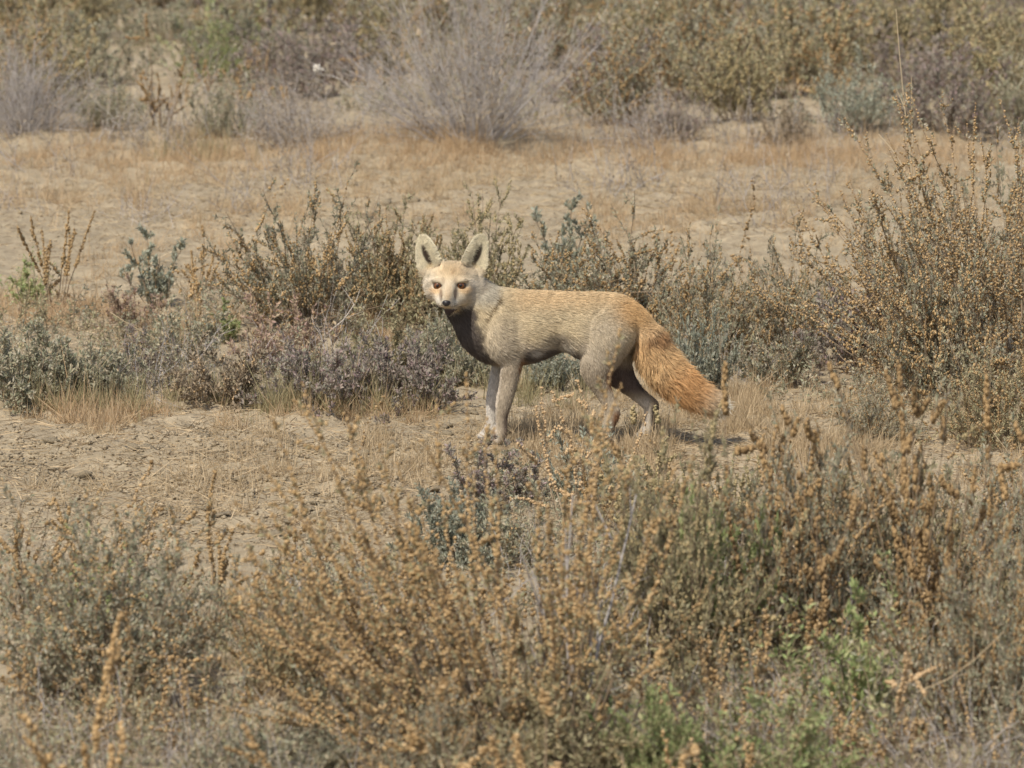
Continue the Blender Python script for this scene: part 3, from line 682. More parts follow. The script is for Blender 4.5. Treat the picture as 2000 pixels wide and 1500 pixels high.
# nose pad with two nostrils
NV = BV.copy(); NV[:, 0] *= 1.0 - .22 * (NV[:, 1] < 0) * -NV[:, 1]; NV = NV * np.array([8.2, 6.4, 6.0])
for s_ in (-1, 1):
    dn = np.sqrt(((NV[:, 0] - s_ * 4.3) / 2.4) ** 2 + ((NV[:, 1] + .6) / 1.8) ** 2); NV[:, 2] -= 3.2 * np.clip(1 - dn, 0, 1) * (NV[:, 2] > 0)
fox_part('nose', make_mesh('nose', PW(871.8, 592, 103) + (NV * S) @ FR, BF, True), plain('nose_leather', (.022, .018, .017), .42, .4))
# whiskers
_r = rng_of(3); ws_ = []
for sx, cx_ in ((-1, 862), (1, 884)):
    for i in range(7):
        a = PW(cx_ + sx * _r.uniform(0, 3), 594 + _r.uniform(-4, 5), 84); dirw = norm(RIGHT * sx + UP * _r.uniform(-.6, .1) - FWD * _r.uniform(-.2, .35))
        ws_.append(grow(_r, a[None], dirw[None], np.array([_r.uniform(.035, .055)]), 7, .03, -.35))
wp = np.concatenate(ws_); fox_part('whiskers', make_mesh('whiskers', *tubes(wp, np.full(len(wp), .0003), np.full(len(wp), .0001), 3)), plain('whisker', (.03, .025, .02), .5))['kind'] = 'stuff'
# a dry grass strand caught at the corner of the mouth
gp = np.stack([PW(x, y, w) for x, y, w in ((899, 596, 64), (893, 599, 70), (889, 605, 76), (886, 611, 80), (882, 616, 82), (877, 618, 82))])[None]
gs = link('grass_strand', make_mesh('grass_strand', *tubes(gp, np.array([.0008]), np.array([.0004]), 4)), M['straw'])
tag(gs, "thin dry grass strand hanging from the fox's mouth", 'grass strand')
# ------------------------------------------------------------------ plants: middle band, behind and beside the fox
B = 'bush'; SH = 'shrub'
plant('seed_bush', 'round', 'seed', 'broad green-hearted bush with tan seed spikes, left of the fox\'s head', B, 600, 650, 300, 225)
plant('seed_bush', 'round', 'gold', 'tan-seeded bush close behind the fox\'s left-hand ear', B, 760, 640, 285, 180)
plant('seed_bush', 'round', 'olive', 'dense olive-brown bush behind the fox\'s shoulders', B, 930, 640, 290, 190)
plant('seed_bush', 'tall', 'seed', 'upright brown-seeded bush behind the middle of the fox\'s back', B, 1110, 655, 285, 170)
plant('seed_bush', 'tall', 'brown', 'darker upright bush behind the fox\'s croup', B, 1230, 665, 290, 170)
plant('seed_bush', 'round', 'grey', 'grey-green bush with upright tan spikes right of the fox\'s rump', B, 1380, 690, 290, 170)
plant('seed_bush', 'tall', 'seed', 'thin tan-seeded bush between the grey-green bush and the largest one', B, 1530, 690, 270, 110)
plant('upright_herb', 'herb', 'blue', 'tall pale green leafy shoot rising behind the bush at the fox\'s withers', 'herb', 1105, 560, 270, 62)
plant('seed_bush', None, 'seed', 'largest bush, covered in orange-brown seed beads, at the right-hand edge', B, 1960, 745, 600, 480, seed=17, lean=(-.15, 0), stems=170, subs=9, beads=21000, bead=.0054, leaves=17000, leaf=.0125, leaf_w=.0026, leaf_t=(0, .8), max_tilt=80, stem_r=.0026, sub_len=.17, foot=.45, wob=.085, bead_on_subs=.6, bead_t=(.2, 1), clump=False)
plant('seed_bush', 'round', 'seed', 'tan-seeded bush filling in front of the largest bush, behind the straw', B, 1840, 780, 380, 230)
plant('seed_bush', 'round', 'brown', 'red-brown bush at the inner side of the largest bush, above the mauve-grey shrub', B, 1790, 660, 330, 180)
plant('seed_bush', 'round', 'brown', 'brown-seeded bush at the right-hand edge behind the largest bush', B, 1985, 620, 400, 210)
plant('seed_bush', 'round', 'gold', 'low golden-seeded bush spilling forward at the foot of the largest bush', B, 1950, 865, 250, 210)
plant('seed_bush', 'round', 'brown', 'small rusty-seeded bush with grey leaves, in front of the straw at right', B, 1700, 850, 120, 115)
plant('low_saltbush', 'low', 'purple', 'mauve-grey fleshy-leaved shrub below the largest bush\'s outer branches', SH, 1690, 710, 175, 140)
plant('low_saltbush', 'low', 'blue', 'blue-green shrub beside the fox\'s tail', SH, 1375, 762, 160, 85)
plant('low_saltbush', 'low', 'blue', 'small blue-green shrub seen under the fox\'s belly', SH, 1085, 757, 85, 95)
plant('low_saltbush', 'low', 'purple', 'purple-tipped blue-grey shrub in front of the bushes left of the fox', SH, 640, 790, 150, 150)
plant('low_saltbush', 'low', 'purple', 'darker purple-grey shrub just left of the fox\'s forelegs', SH, 800, 790, 140, 130)
plant('low_saltbush', 'low', 'grey', 'grey-green shrub with mauve tips under the fox\'s chin', SH, 870, 745, 145, 105)
plant('low_saltbush', 'low', 'grey', 'low grey-green shrub at the left edge, level with the fox\'s legs', SH, 50, 788, 150, 150)
plant('low_saltbush', 'low', 'grey', 'low grey-green shrub second from the left edge, level with the fox\'s legs', SH, 190, 782, 130, 110)
plant('low_saltbush', 'loose', 'purple', 'small mauve-leaved shrub behind the low grey-green ones on the left', SH, 280, 745, 120, 90)
plant('low_saltbush', 'loose', 'dry', 'half-dead shrub of bare tan twigs and husks, left of the purple-tipped one', SH, 430, 790, 150, 130)
plant('low_saltbush', 'loose', 'pink', 'pink and rust coloured shrub at the foot of the green-hearted bush', SH, 550, 700, 150, 125)
plant('low_saltbush', 'loose', 'grey', 'loose olive shrub between the half-dead shrub and the pink one', SH, 360, 700, 140, 115)
plant('low_saltbush', 'loose', 'olive', 'loose tan-green shrub beside the fox\'s throat', SH, 750, 705, 120, 100)
plant('low_saltbush', 'loose', 'grey', 'grey-green shrub behind the brush tip and the straw', SH, 1520, 745, 130, 110)
plant('low_saltbush', 'loose', 'gold', 'small tan shrub behind the mauve-grey one at right', SH, 1600, 660, 130, 90)
plant('seedy_weed', None, 'seed', 'spindly weed with tall curved tan seed spikes near the left edge', 'weed', 108, 585, 310, 70, seed=32, stems=9, subs=2, sub_len=.22, beads=1500, bead=.0054, leaves=400, leaf_t=(0, .5), max_tilt=26, up=.1, wob=.07, bead_t=(.2, 1), bead_on_subs=.3, stem_len=(.75, 1.1), clump=False)
plant('low_saltbush', 'herb', 'green', 'small fresh green plant at the foot of the spindly weed', 'plant', 52, 592, 130, 50)
plant('upright_herb', 'herb', 'blue', 'slender grey-green shoot standing alone left of the green-hearted bush', 'herb', 300, 590, 225, 60)
plant('seedy_weed', 'weed', 'seed', 'thin tan-spiked weed between the slender shoot and the green-hearted bush', 'weed', 390, 590, 190, 60)
plant('seedy_weed', 'herb', 'green', 'short yellow-green herb among the straw left of the half-dead shrub', 'herb', 440, 665, 115, 40)
plant('low_saltbush', 'loose', 'pink', 'small pinkish herb under the slender grey-green shoot', 'herb', 250, 640, 110, 80)

# ------------------------------------------------------------------ plants: background band
plant('dead_twig_bush', None, 'dead', 'large leafless grey bush with long fine twigs, centre of the background', B, 920, 302, 380, 330, seed=51, stems=160, subs=7, sub_len=.36, beads=0, leaves=900, leaf=.03, leaf_w=.0035, leaf_t=(0, .3), max_tilt=76, up=.1, wob=.06, stem_r=.0018, twigs=1800, lean=(-.12, 0), foot=.35)
plant('dead_twig_bush', None, 'dead', 'dense grey-mauve twig bush at the left edge of the background', B, 50, 280, 210, 165, seed=52, stems=120, subs=8, sub_len=.4, beads=0, leaves=500, max_tilt=80, up=.2, stem_r=.0019, twigs=1600, foot=.4)
plant('seedy_weed', None, 'brown', 'sparse dark-stemmed weed with curved bare branches in the left background', 'weed', 305, 272, 230, 90, seed=53, stems=9, subs=5, sub_len=.36, beads=900, bead=.0064, leaves=300, max_tilt=50, up=.7, wob=.14, stem_r=.0034, bead_t=(.1, 1))
plant('green_shrub', 'farlow', 'green', 'yellow-green shrub high in the left background', SH, 450, 150, 120, 120)
plant('low_saltbush', None, 'dead', 'low grey twiggy shrub left of the large leafless bush', SH, 580, 290, 150, 120, seed=55, stems=50, subs=8, beads=0, leaves=1200, leaf=.016, twigs=1100, max_tilt=80, foot=.5, stem_r=.0018)
plant('low_saltbush', 'farlow', 'blue', 'turquoise-grey shrub in the right background', SH, 1650, 272, 165, 130)
plant('low_saltbush', 'farlow', 'purple', 'mauve-grey shrub in the right background behind the tall straws', SH, 1850, 262, 200, 180)
plant('low_saltbush', 'farlow', 'grey', 'grey shrub at the right edge of the background', SH, 1990, 262, 170, 120)
plant('seed_bush', 'far', 'brown', 'brown-seeded bush right of the large leafless bush', B, 1200, 255, 260, 150)
plant('seed_bush', 'far', 'olive', 'olive-brown bush with dark spikes left of the turquoise-grey shrub', B, 1440, 255, 240, 160)
plant('low_saltbush', 'farlow', 'purple', 'mauve shrub at the foot of the brown-seeded bush in the background', SH, 1310, 275, 120, 95)
plant('low_saltbush', 'farlow', 'dry', 'tan dried shrub between the mauve shrub and the turquoise-grey one', SH, 1540, 282, 95, 85)
plant('seed_bush', 'far', 'olive', 'yellow-olive bush behind the grey-mauve twig bush', B, 120, 200, 220, 150)
plant('low_saltbush', 'farlow', 'grey', 'grey-green shrub right of the sparse dark-stemmed weed', SH, 430, 278, 110, 95)
plant('low_saltbush', 'farlow', 'grey', 'grey-green shrub between the twig bush and the sparse dark-stemmed weed', SH, 215, 275, 120, 85)
# the far rows
far = rng_of(404); kinds = ['olive', 'brown', 'purple', 'grey', 'olive', 'gold', 'grey']
FARLOOK = {'olive': 'olive-brown', 'brown': 'dark brown-seeded', 'purple': 'mauve-grey', 'grey': 'grey-green', 'gold': 'tan-seeded'}
ZONES = ((250, 'above the grey-mauve twig bush'), (650, 'around the yellow-green shrub'), (1120, 'behind the large leafless bush'), (1560, 'above the olive-brown spiky bush'), (1780, 'above the turquoise-grey shrub'), (9999, 'in the upper right corner'))
ORD = ['first', 'second', 'third', 'fourth', 'fifth', 'sixth', 'seventh', 'eighth', 'ninth', 'tenth']
specs = []
for row, (y0, n_) in enumerate(((205, 11), (145, 14), (85, 15), (25, 16), (-40, 14))):
    for i in range(n_):
        px = -40 + 2080 * (i + .5) / n_ + far.uniform(-45, 45); py = y0 + far.uniform(-22, 22)
        if row < 1 and (230 < px < 520 or 620 < px < 1120): continue
        if row == 1 and 260 < px < 330: continue
        if 1300 < px < 1420 and row >= 3: continue
        kd = kinds[int(far.integers(0, 7))]; zone = [z for x, z in ZONES if px < x][0]; rank = 'front far row' if row < 2 else 'rear far rows'
        specs.append((px, py, kd, zone, rank, far.uniform(.75, 1.15)))
for px, py, kd, zone, rank, s_ in specs:
    same = sorted(q[0] for q in specs if q[2:5] == (kd, zone, rank)); k = px_per_m(G(px, py))
    lab = FARLOOK[kd] + ' bush, ' + rank + ', ' + zone + (', ' + ORD[same.index(px)] + ' from the left' if len(same) > 1 else '')
    plant('far_bush', 'farlow' if kd in ('purple', 'grey') else 'far', kd, lab, B, px, py, s_ * (.38 if kd in ('purple', 'grey') else .52) * k, s_ * .42 * k, 'far rows of scrub')

# ------------------------------------------------------------------ plants: foreground
plant('low_saltbush', None, 'grey', 'large grey-green bush with tan seed tips in the lower left corner', B, 200, 1390, 430, 270, seed=71, stems=80, subs=10, leaves=16000, leaf=.0125, leaf_w=.0026, leaf_t=(0, 1), max_tilt=74, beads=3600, bead=.0048, bead_t=(.5, 1), foot=.5)
plant('seedy_weed', 'weed', 'seed', 'tall tan-spiked weed rising from the back of the lower-left bush at the edge', 'weed', 40, 1190, 360, 110)
plant('seedy_weed', 'weed', 'seed', 'tan-spiked weed second from the left edge behind the lower-left bush', 'weed', 170, 1210, 300, 90)
plant('seedy_weed', None, 'seed', 'leaning tan-spiked weed at the inner side of the lower-left bush', 'weed', 420, 1240, 360, 80, seed=73, stems=6, subs=2, sub_len=.22, beads=1000, bead=.0054, leaves=200, max_tilt=24, up=.05, lean=(.2, 0), bead_on_subs=.3, bead_t=(.2, 1), stem_len=(.8, 1.1), clump=False)
plant('seed_bush', None, 'gold', 'wide brown-seeded bush with long spikes fanning to the left, lower centre', B, 960, 1500, 860, 640, seed=74, stems=110, subs=8, beads=19000, bead=.0052, leaves=9000, leaf=.0125, leaf_w=.0026, leaf_t=(0, .8), max_tilt=58, lean=(-.5, .1), up=.2, stem_r=.0024, sub_len=.13, foot=.4, bead_on_subs=.5, bead_t=(.25, 1), wob=.075, clump=False, stem_len=(.4, 1.1))
plant('seed_bush', 'round', 'gold', 'golden-seeded bush at the left foot of the fanning bush', B, 560, 1400, 300, 200)
plant('seed_bush', 'round', 'seed', 'tan bush in front of the fanning bush, right of the golden-seeded one', B, 830, 1570, 280, 230)
plant('dead_branch', None, 'dead', 'bare grey forked branch standing in the foreground scrub, right of centre', 'dead plant', 1125, 1480, 600, 190, seed=76, stems=8, subs=3, sub_len=.4, beads=0, leaves=0, max_tilt=34, up=.1, wob=.05, stem_r=.0046, lean=(-.18, 0), twigs=40, foot=.1)
plant('seedy_weed', None, 'pale', 'arching weed with pale tan drooping spikes in front of the fox\'s hind legs', 'weed', 1125, 1085, 470, 270, seed=77, stems=6, subs=3, sub_len=.4, beads=1500, bead=.0052, leaves=80, max_tilt=36, up=-.1, sub_up=-.8, lean=(.16, 0), bead_on_subs=.65, bead_t=(.35, 1), clump=False, stem_len=(.75, 1.1), foot=.15)
plant('upright_herb', 'herb', 'purple', 'purple-stemmed leafy herb in front of the fox\'s forefeet', 'herb', 940, 985, 215, 66)
plant('upright_herb', 'herb', 'purple', 'second purple-stemmed herb, right of the one at the fox\'s forefeet', 'herb', 1030, 965, 150, 60)
plant('upright_herb', 'loose', 'blue', 'grey-green leafy herb below the fox\'s belly, before its hind paws', 'herb', 1140, 965, 165, 110)
plant('upright_herb', 'loose', 'grey', 'grey-green herb spreading behind the bare forked branch', 'herb', 1010, 1090, 170, 140)
plant('low_saltbush', 'low', 'blue', 'grey-green shrub behind the fanning bush, below the fox\'s forefeet', SH, 900, 1080, 150, 140)
plant('seedy_weed', 'weed', 'olive', 'olive weed standing before the fox\'s hind paws', 'weed', 1250, 1040, 330, 120)
plant('seedy_weed', 'weed', 'grey', 'thin grey-green weed crossing the near hind paw of the fox', 'weed', 1185, 1000, 240, 80)
plant('upright_herb', 'herb', 'grey', 'small grey herb crossing the fox\'s near forepaw', 'herb', 985, 940, 130, 60)
plant('green_shrub', 'low', 'green', 'fresh green shrub in the foreground right of the forked branch', SH, 1410, 1340, 300, 135)
plant('green_shrub', 'herb', 'green', 'bright green leafy sprig on the dark bush at lower right', SH, 1665, 1450, 400, 95)
plant('green_shrub', 'loose', 'green', 'low green shrub at the bottom, right of centre', SH, 1500, 1560, 200, 200)
plant('green_shrub', 'low', 'green', 'low green shrub near the bottom, left of the low green one at the centre right', SH, 1290, 1545, 190, 130)
plant('seed_bush', 'round', 'olive', 'wide olive bush filling the foreground below the fox\'s tail', B, 1330, 1370, 500, 270)
plant('seed_bush', 'round', 'brown', 'brown bush in the foreground under the largest bush', B, 1590, 1330, 490, 240)
plant('seed_bush', 'round', 'olive', 'olive-brown bush between the brown bush and the lower right corner', B, 1760, 1300, 480, 230)
plant('seed_bush', 'round', 'brown', 'dark brown bush filling the lower right corner', B, 1920, 1460, 480, 260)
plant('seed_bush', 'round', 'brown', 'brown-seeded bush at the right-hand edge in front of the largest bush', B, 1960, 1170, 380, 210)
plant('seed_bush', 'tall', 'olive', 'thin olive bush in front of the straw patch, below the fox\'s tail tip', B, 1400, 1120, 340, 160)
plant('seed_bush', 'tall', 'brown', 'thin brown bush in front of the straw patch, right of the olive one', B, 1610, 1120, 330, 170)
plant('seed_bush', 'round', 'olive', 'olive-tan bush at the bottom, centre of the lower edge', B, 1090, 1520, 270, 250)
plant('low_saltbush', 'low', 'grey', 'grey-olive scrub shrub at the bottom between the two lower-left bushes', SH, 560, 1530, 140, 190)
plant('seedy_weed', 'spray', 'brown', 'tall blurred weed with branching seed heads, nearest to the fox\'s tail tip', 'weed', 1440, 1330, 700, 190)
plant('seedy_weed', 'spray', 'brown', 'tall blurred weed with branching seed heads in the middle of the straw patch', 'weed', 1590, 1340, 760, 200)
plant('seedy_weed', 'spray', 'brown', 'tallest blurred weed, its dark seed head before the largest bush', 'weed', 1770, 1350, 800, 190)
plant('seedy_weed', 'spray', 'brown', 'tall blurred dark weed closest to the right-hand edge', 'weed', 1940, 1350, 720, 190)
plant('seedy_weed', 'weed', 'seed', 'blurred tan-spiked weed at the bottom left, closest to the camera', 'weed', 165, 1700, 600, 190)
plant('seedy_weed', 'weed', 'gold', 'blurred tan-spiked weed at the bottom centre, closest to the camera', 'weed', 950, 1720, 440, 220)
plant('seedy_weed', 'weed', 'gold', 'blurred tan-spiked weed at the bottom right of centre, closest to the camera', 'weed', 1200, 1740, 420, 200)
plant('seedy_weed', 'weed', 'seed', 'blurred tan-spiked weed at the bottom between the fanning bush and the lower left', 'weed', 620, 1690, 330, 190)
plant('seedy_weed', None, 'pale', 'pale curling seed spikes lying on the dark bush at lower right', 'weed', 1745, 1480, 330, 150, seed=96, stems=6, subs=2, sub_len=.4, beads=900, bead=.005, leaves=0, max_tilt=60, up=-.5, sub_up=-.5, bead_on_subs=.4, bead_t=(.3, 1), clump=False)

# tall dry grass stalks in front of the background
def stalk(label, pts, depth_px, r0, r1, mat='straw_pale', name='grass_stalk'):
    base = G(*depth_px); Y = base[1]
    path = []
    for px, py in pts:
        r = ray(px, py); path.append(CAM + r * ((Y - CAM[1]) / r[1]))
    path = np.array(path)
    t = np.linspace(0, 1, len(path)); tt = np.linspace(0, 1, 14); path = np.stack([np.interp(tt, t, path[:, i]) for i in range(3)], -1)
    o = bpy.data.objects.new(name, None); COL.objects.link(o); o.location = path[0]; o.empty_display_size = .05
    V, F = tubes((path - path[0])[None], np.array([r0]), np.array([r1]), 5)
    link('stem', make_mesh('stem', V, F, True), M[mat], o)
    for k, sgn in ((4, 1), (8, -1)):                       # a sheathing leaf or two
        a = path[k] - path[0]; dr = norm(path[k + 1] - path[k] + np.array([sgn * .012, .004, 0]))
        lp = grow(rng_of(k), a[None], dr[None], np.array([.07]), 6, .03, -.2); link('leaf', make_mesh('leaf', *tubes(lp, np.array([r0 * .8]), np.array([r1 * .3]), 3)), M[mat], o)
    return tag(o, label, 'grass stalk')
stalk('tallest straw stalk, straight, reaching the upper edge at right', [(1798, 640), (1790, 480), (1778, 300), (1768, 220), (1758, 120), (1750, 18)], (1798, 640), .0030, .0014)
stalk('shorter straw stalk beside the tallest one', [(1800, 640), (1792, 480), (1785, 340), (1781, 240), (1780, 150)], (1800, 640), .0024, .0012)
stalk('short straw stalk leaning left before the largest bush', [(1800, 650), (1794, 420), (1775, 345), (1745, 295), (1716, 262)], (1800, 650), .0028, .0016)
stalk('long bent straw stalk lying across the lower right corner', [(1790, 1352), (1850, 1328), (1910, 1283), (1962, 1232)], (1800, 1500), .0014, .0008, 'straw')
stalk('slanting pale twig left of the fox\'s chin', [(638, 652), (672, 624), (695, 590), (703, 566)], (640, 690), .0022, .001, 'twig_pale', 'pale_twig')
stalk('long thin dry stalk slanting down among the shrubs at left', [(215, 610), (250, 632), (300, 660), (350, 680)], (300, 735), .0017, .0009, 'straw')
# white tuft on a curling grey twig
pw = G(700, 275)
def at_depth(px, py): r = ray(px, py); return CAM + r * ((pw[1] - CAM[1]) / r[1])
tf = bpy.data.objects.new('tufted_twig', None); COL.objects.link(tf); tf.location = pw; tag(tf, 'curling grey twig tipped with a white tuft, left of the large leafless bush', 'twig')
cp_ = np.array([at_depth(x, y) for x, y in ((712, 275), (708, 220), (692, 178), (668, 155), (640, 147), (628, 146), (620, 134))]) - pw
link('stem', make_mesh('stem', *tubes(cp_[None], np.array([.0028]), np.array([.0014]), 5)), M['twig_pale'], tf)
_r = rng_of(8); ctr = cp_[-1]; n_ = 260
link('tuft', make_mesh('tuft', *inst(_r, *SPINDLE, ctr + _r.normal(0, .005, (n_, 3)), _r.normal(size=(n_, 3)), _r.uniform(.008, .018, n_), _r.uniform(.002, .004, n_))), M['fluff'], tf)
# ------------------------------------------------------------------ undergrowth that fills the gaps between the shrubs
def sprig_clump(seed, n, radius, length, leaf, leaf_w, per, bead, tilt, up=.2):
    r = rng_of(seed); a = r.uniform(0, 2 * math.pi, n); q = radius * np.sqrt(r.random(n)); p = np.stack([q * np.cos(a), q * np.sin(a), np.full(n, -.012)], -1)
    az = r.uniform(0, 2 * math.pi, n); t = np.abs(r.normal(0, tilt, n)); d = np.stack([np.sin(t) * np.cos(az), np.sin(t) * np.sin(az), np.cos(t)], -1)
    L = length * r.lognormal(0, .4, n); path = grow(r, p, d, L, 6, .16, up); fork = grow(r, path[:, 2], norm(d + r.normal(0, .6, (n, 3))), L * .55, 6, .16, up)
    allp = np.concatenate([path, fork]); out = {'stem': tubes(allp, np.full(2 * n, .0011), np.full(2 * n, .0005), 3)}
    m = n * per; q, tg, tt, ix = along(r, allp, m, .1 if not bead else .35, 1.0)
    off = norm(np.cross(tg, r.normal(size=(m, 3)))); sz = leaf * r.uniform(.55, 1.3, m)
    out['seed_heads' if bead else 'leaves'] = inst(r, *OCTA, q + off * (sz * .7)[:, None], off, sz * .9, sz) if bead else inst(r, *ROOF, q, norm(off + tg * r.uniform(.2, 1.3, (m, 1))), sz, sz * leaf_w / leaf)
    return out
def undergrowth(seed, name, label, patches, stem_mat, leaf_mat, **kw):
    r = rng_of(seed); root = bpy.data.objects.new(name, None); COL.objects.link(root); root['kind'] = 'stuff'; tag(root, label, 'undergrowth')
    meshes = []
    for v in range(4):
        d = sprig_clump(seed * 10 + v, **kw); ms = []
        for pn, (V, F) in d.items():
            me = make_mesh(pn, V, F, pn == 'seed_heads'); me.materials.append(M[stem_mat if pn == 'stem' else leaf_mat]); ms.append((pn, me))
        meshes.append(ms)
    for x0, x1, y0, y1, n in patches:                       # stretches of ground between picture points, n clumps each
        for _ in range(n):
            px = r.uniform(x0, x1); py = r.uniform(y0, y1); g = G(px, py); z = float(gz(g[0], g[1])); rz = r.uniform(0, 6.28); s = r.uniform(.7, 1.25) * (max(1.0, (g[1] + 15.8) / 17) ** .6)
            for pn, me in meshes[int(r.integers(0, 4))]:
                o = link(pn, me, None, root); o['kind'] = 'stuff'; o.location = (g[0], g[1], z); o.rotation_euler = (0, 0, rz); o.scale = (s, s, s)
    return root
undergrowth(1, 'leafy_undergrowth', 'grey-green leafy undergrowth between the shrubs',
    [(-60, 450, 1090, 1500, 22), (-60, 700, 1450, 1640, 22), (560, 1250, 1080, 1500, 34), (1150, 2080, 1010, 1560, 60), (-60, 420, 640, 770, 14), (420, 960, 560, 770, 22), (1020, 1560, 600, 720, 20), (1560, 2060, 660, 840, 12), (980, 1250, 900, 1010, 8), (-60, 2060, 0, 250, 46)],
    'twig_tan', 'leaf_grey', n=14, radius=.11, length=.085, leaf=.012, leaf_w=.0026, per=26, bead=False, tilt=.6)
undergrowth(2, 'olive_undergrowth', 'olive and tan undergrowth between the shrubs',
    [(-60, 450, 1150, 1500, 12), (-60, 700, 1450, 1640, 16), (600, 1250, 1120, 1560, 24), (1150, 2080, 1000, 1560, 60), (-60, 420, 640, 760, 8), (420, 960, 560, 720, 16), (1020, 1560, 590, 700, 16), (-60, 2060, -20, 250, 60)],
    'twig', 'leaf_olive', n=13, radius=.11, length=.095, leaf=.0125, leaf_w=.0028, per=24, bead=False, tilt=.6)
undergrowth(3, 'seedy_undergrowth', 'short tan seed spikes of small weeds scattered through the scrub',
    [(-60, 400, 1080, 1500, 12), (500, 1250, 1050, 1560, 22), (1200, 2080, 980, 1560, 34), (420, 960, 560, 700, 8), (1020, 1560, 580, 700, 9), (1600, 2060, 660, 840, 9), (-60, 2060, -20, 250, 30)],
    'twig_tan', 'seed', n=7, radius=.12, length=.15, leaf=.0044, leaf_w=.0044, per=34, bead=True, tilt=.42)
undergrowth(4, 'twiggy_undergrowth', 'bare dry twigs and husks scattered through the scrub',
    [(500, 1250, 1100, 1560, 16), (-60, 600, 1400, 1640, 14), (1200, 2080, 1000, 1560, 40), (250, 560, 700, 785, 9), (450, 760, 600, 720, 8), (1380, 1600, 640, 740, 8), (450, 1350, 170, 290, 26), (-60, 800, 325, 450, 9), (1150, 1700, 340, 440, 9), (-60, 800, 255, 300, 16), (1100, 2060, 255, 300, 18), (-60, 2060, -20, 230, 34)],
    'twig_grey', 'leaf_dry', n=14, radius=.12, length=.12, leaf=.010, leaf_w=.002, per=9, bead=False, tilt=.85)
undergrowth(5, 'green_undergrowth', 'fresh green leafy sprigs showing through the foreground scrub',
    [(1330, 1500, 1180, 1330, 6), (1200, 1650, 1380, 1540, 7), (80, 260, 1200, 1400, 4), (1600, 1740, 1330, 1430, 5), (360, 520, 60, 140, 7), (40, 90, 540, 590, 2)],
    'twig_tan', 'leaf_green', n=12, radius=.09, length=.10, leaf=.016, leaf_w=.0034, per=26, bead=False, tilt=.5)
# ------------------------------------------------------------------ dry grass and straw litter
def blades(rng, pos, length, width, tilt, rot=None):
    n = len(pos); az = rng.uniform(0, 2 * math.pi, n) if rot is None else rot
    d = np.stack([np.sin(tilt) * np.cos(az), np.sin(tilt) * np.sin(az), np.cos(tilt)], -1)
    return inst(rng, *BLADE, pos, d, length, width)
def scatter(rng, patches, far_scale=True):
    out = []
    for px, py, sx, sy, n in patches:
        m_ = n * (3 if far_scale else 1); x = rng.normal(px, sx, m_); y = rng.normal(py, sy, m_); y = np.clip(y, 140, 1640)
        keep = vnoise(x * .011, y * .035, 81) + .6 * vnoise(x * .03, y * .09, 82) + rng.normal(0, .06 + .5 * (y < 360), m_); o_ = np.argsort(-keep)[:max(2, n)]; x = x[o_]; y = y[o_]
        out.append(np.array([G(a, b) for a, b in zip(x, y)]))
    p = np.concatenate(out); p[:, 2] = gz(p[:, 0], p[:, 1]) - .002
    return p
_r = rng_of(55)
def grass(name, mat, label, patches, lmed, wid, tilt, spread=8):
    """Tufted grass: roots gather in small clumps."""
    p = scatter(_r, [(a, b, c, d, max(4, n // spread)) for a, b, c, d, n in patches]); p = np.repeat(p, spread, 0)
    n = len(p); p[:, :2] += _r.normal(0, .012, (n, 2)); p[:, 2] = gz(p[:, 0], p[:, 1]) - .003
    L = lmed * _r.lognormal(0, .5, n); t = np.abs(_r.normal(0, tilt, n))
    o = link(name, make_mesh(name, *blades(_r, p, L, np.full(n, wid) * _r.uniform(.7, 1.3, n), t)), M[mat]); o['kind'] = 'stuff'
    return tag(o, label, 'grass')
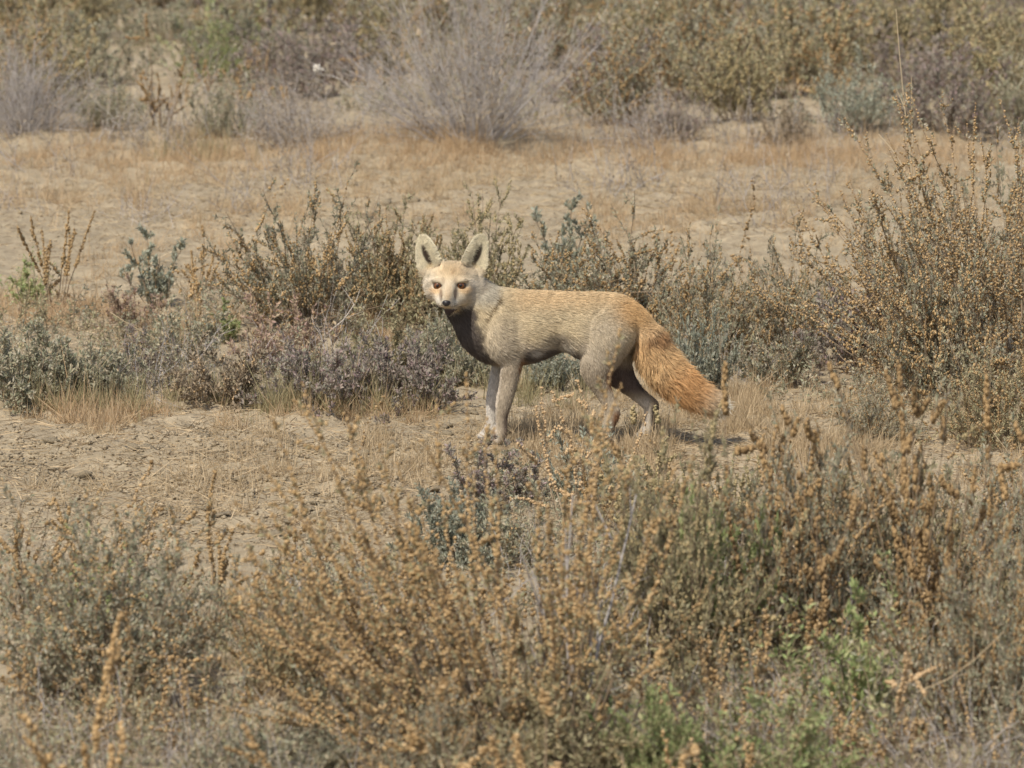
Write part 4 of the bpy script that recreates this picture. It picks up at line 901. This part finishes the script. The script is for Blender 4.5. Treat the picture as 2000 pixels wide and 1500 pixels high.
grass('dry_grass', 'straw_orange', 'short orange-tan dry grass in strips before the background scrub and between shrubs',
      [(350, 305, 330, 18, 9000), (1350, 305, 380, 18, 10000), (1750, 302, 160, 16, 3000), (900, 312, 300, 12, 3000), (350, 400, 300, 35, 3200), (1420, 400, 260, 35, 3200), (1220, 245, 40, 12, 1500), (80, 600, 120, 18, 2600), (250, 640, 120, 25, 1800), (700, 640, 80, 25, 1600),
       (330, 500, 160, 30, 900), (1580, 720, 120, 22, 2200), (900, 640, 120, 20, 900), (1560, 540, 120, 40, 700), (180, 820, 180, 18, 1800), (800, 800, 200, 14, 1500)], .045, .0019, .8)
grass('pale_grass', 'straw', 'pale dry grass and straw over the open ground around the fox',
      [(300, 850, 320, 45, 3600), (750, 830, 220, 40, 2600), (1050, 850, 200, 40, 3800), (1350, 850, 200, 45, 5200), (1650, 850, 260, 60, 9000), (1900, 900, 160, 60, 4000), (300, 380, 320, 45, 5000), (1450, 390, 300, 45, 5000), (950, 360, 300, 30, 2400),
       (1600, 960, 260, 60, 5000), (600, 940, 300, 50, 2600), (430, 1250, 60, 60, 1800), (500, 1400, 120, 60, 2600), (1100, 770, 130, 20, 1800), (1420, 780, 60, 20, 1200)], .040, .0018, 1.1)
grass('green_grass', 'straw_green', 'fine greenish-tan grass fringing the low shrubs left of the fox',
      [(620, 790, 150, 9, 3600), (440, 790, 60, 10, 900), (200, 790, 110, 9, 900), (1030, 775, 70, 9, 700), (1950, 1400, 60, 50, 1500), (380, 300, 60, 10, 500)], .06, .0020, .6)
# straw and dark bits lying on the ground
for nm, mt, lb, f_, w_, l_ in (('straw_litter', 'straw', 'bleached straw bits lying flat on the dry soil', 1.0, .0022, .030), ('twig_litter', 'litter_dark', 'dark broken twigs and husks lying on the dry soil', .55, .0026, .017)):
    lp = scatter(_r, [(a, b, c, d, int(n * f_)) for a, b, c, d, n in [(350, 900, 380, 75, 9000), (1050, 870, 260, 60, 4000), (1600, 880, 320, 80, 7000), (450, 385, 460, 50, 8000), (1450, 385, 320, 50, 6000), (150, 640, 160, 40, 1600), (350, 540, 250, 60, 2500), (700, 1010, 350, 50, 3000)]], False)
    n = len(lp); lp[:, 2] += .004
    o_ = link(nm, make_mesh(nm, *blades(_r, lp, l_ * _r.lognormal(0, .55, n), np.full(n, w_) * _r.uniform(.6, 1.4, n), _r.normal(1.45, .16, n))), M[mt]); o_['kind'] = 'stuff'
    tag(o_, lb, 'litter')
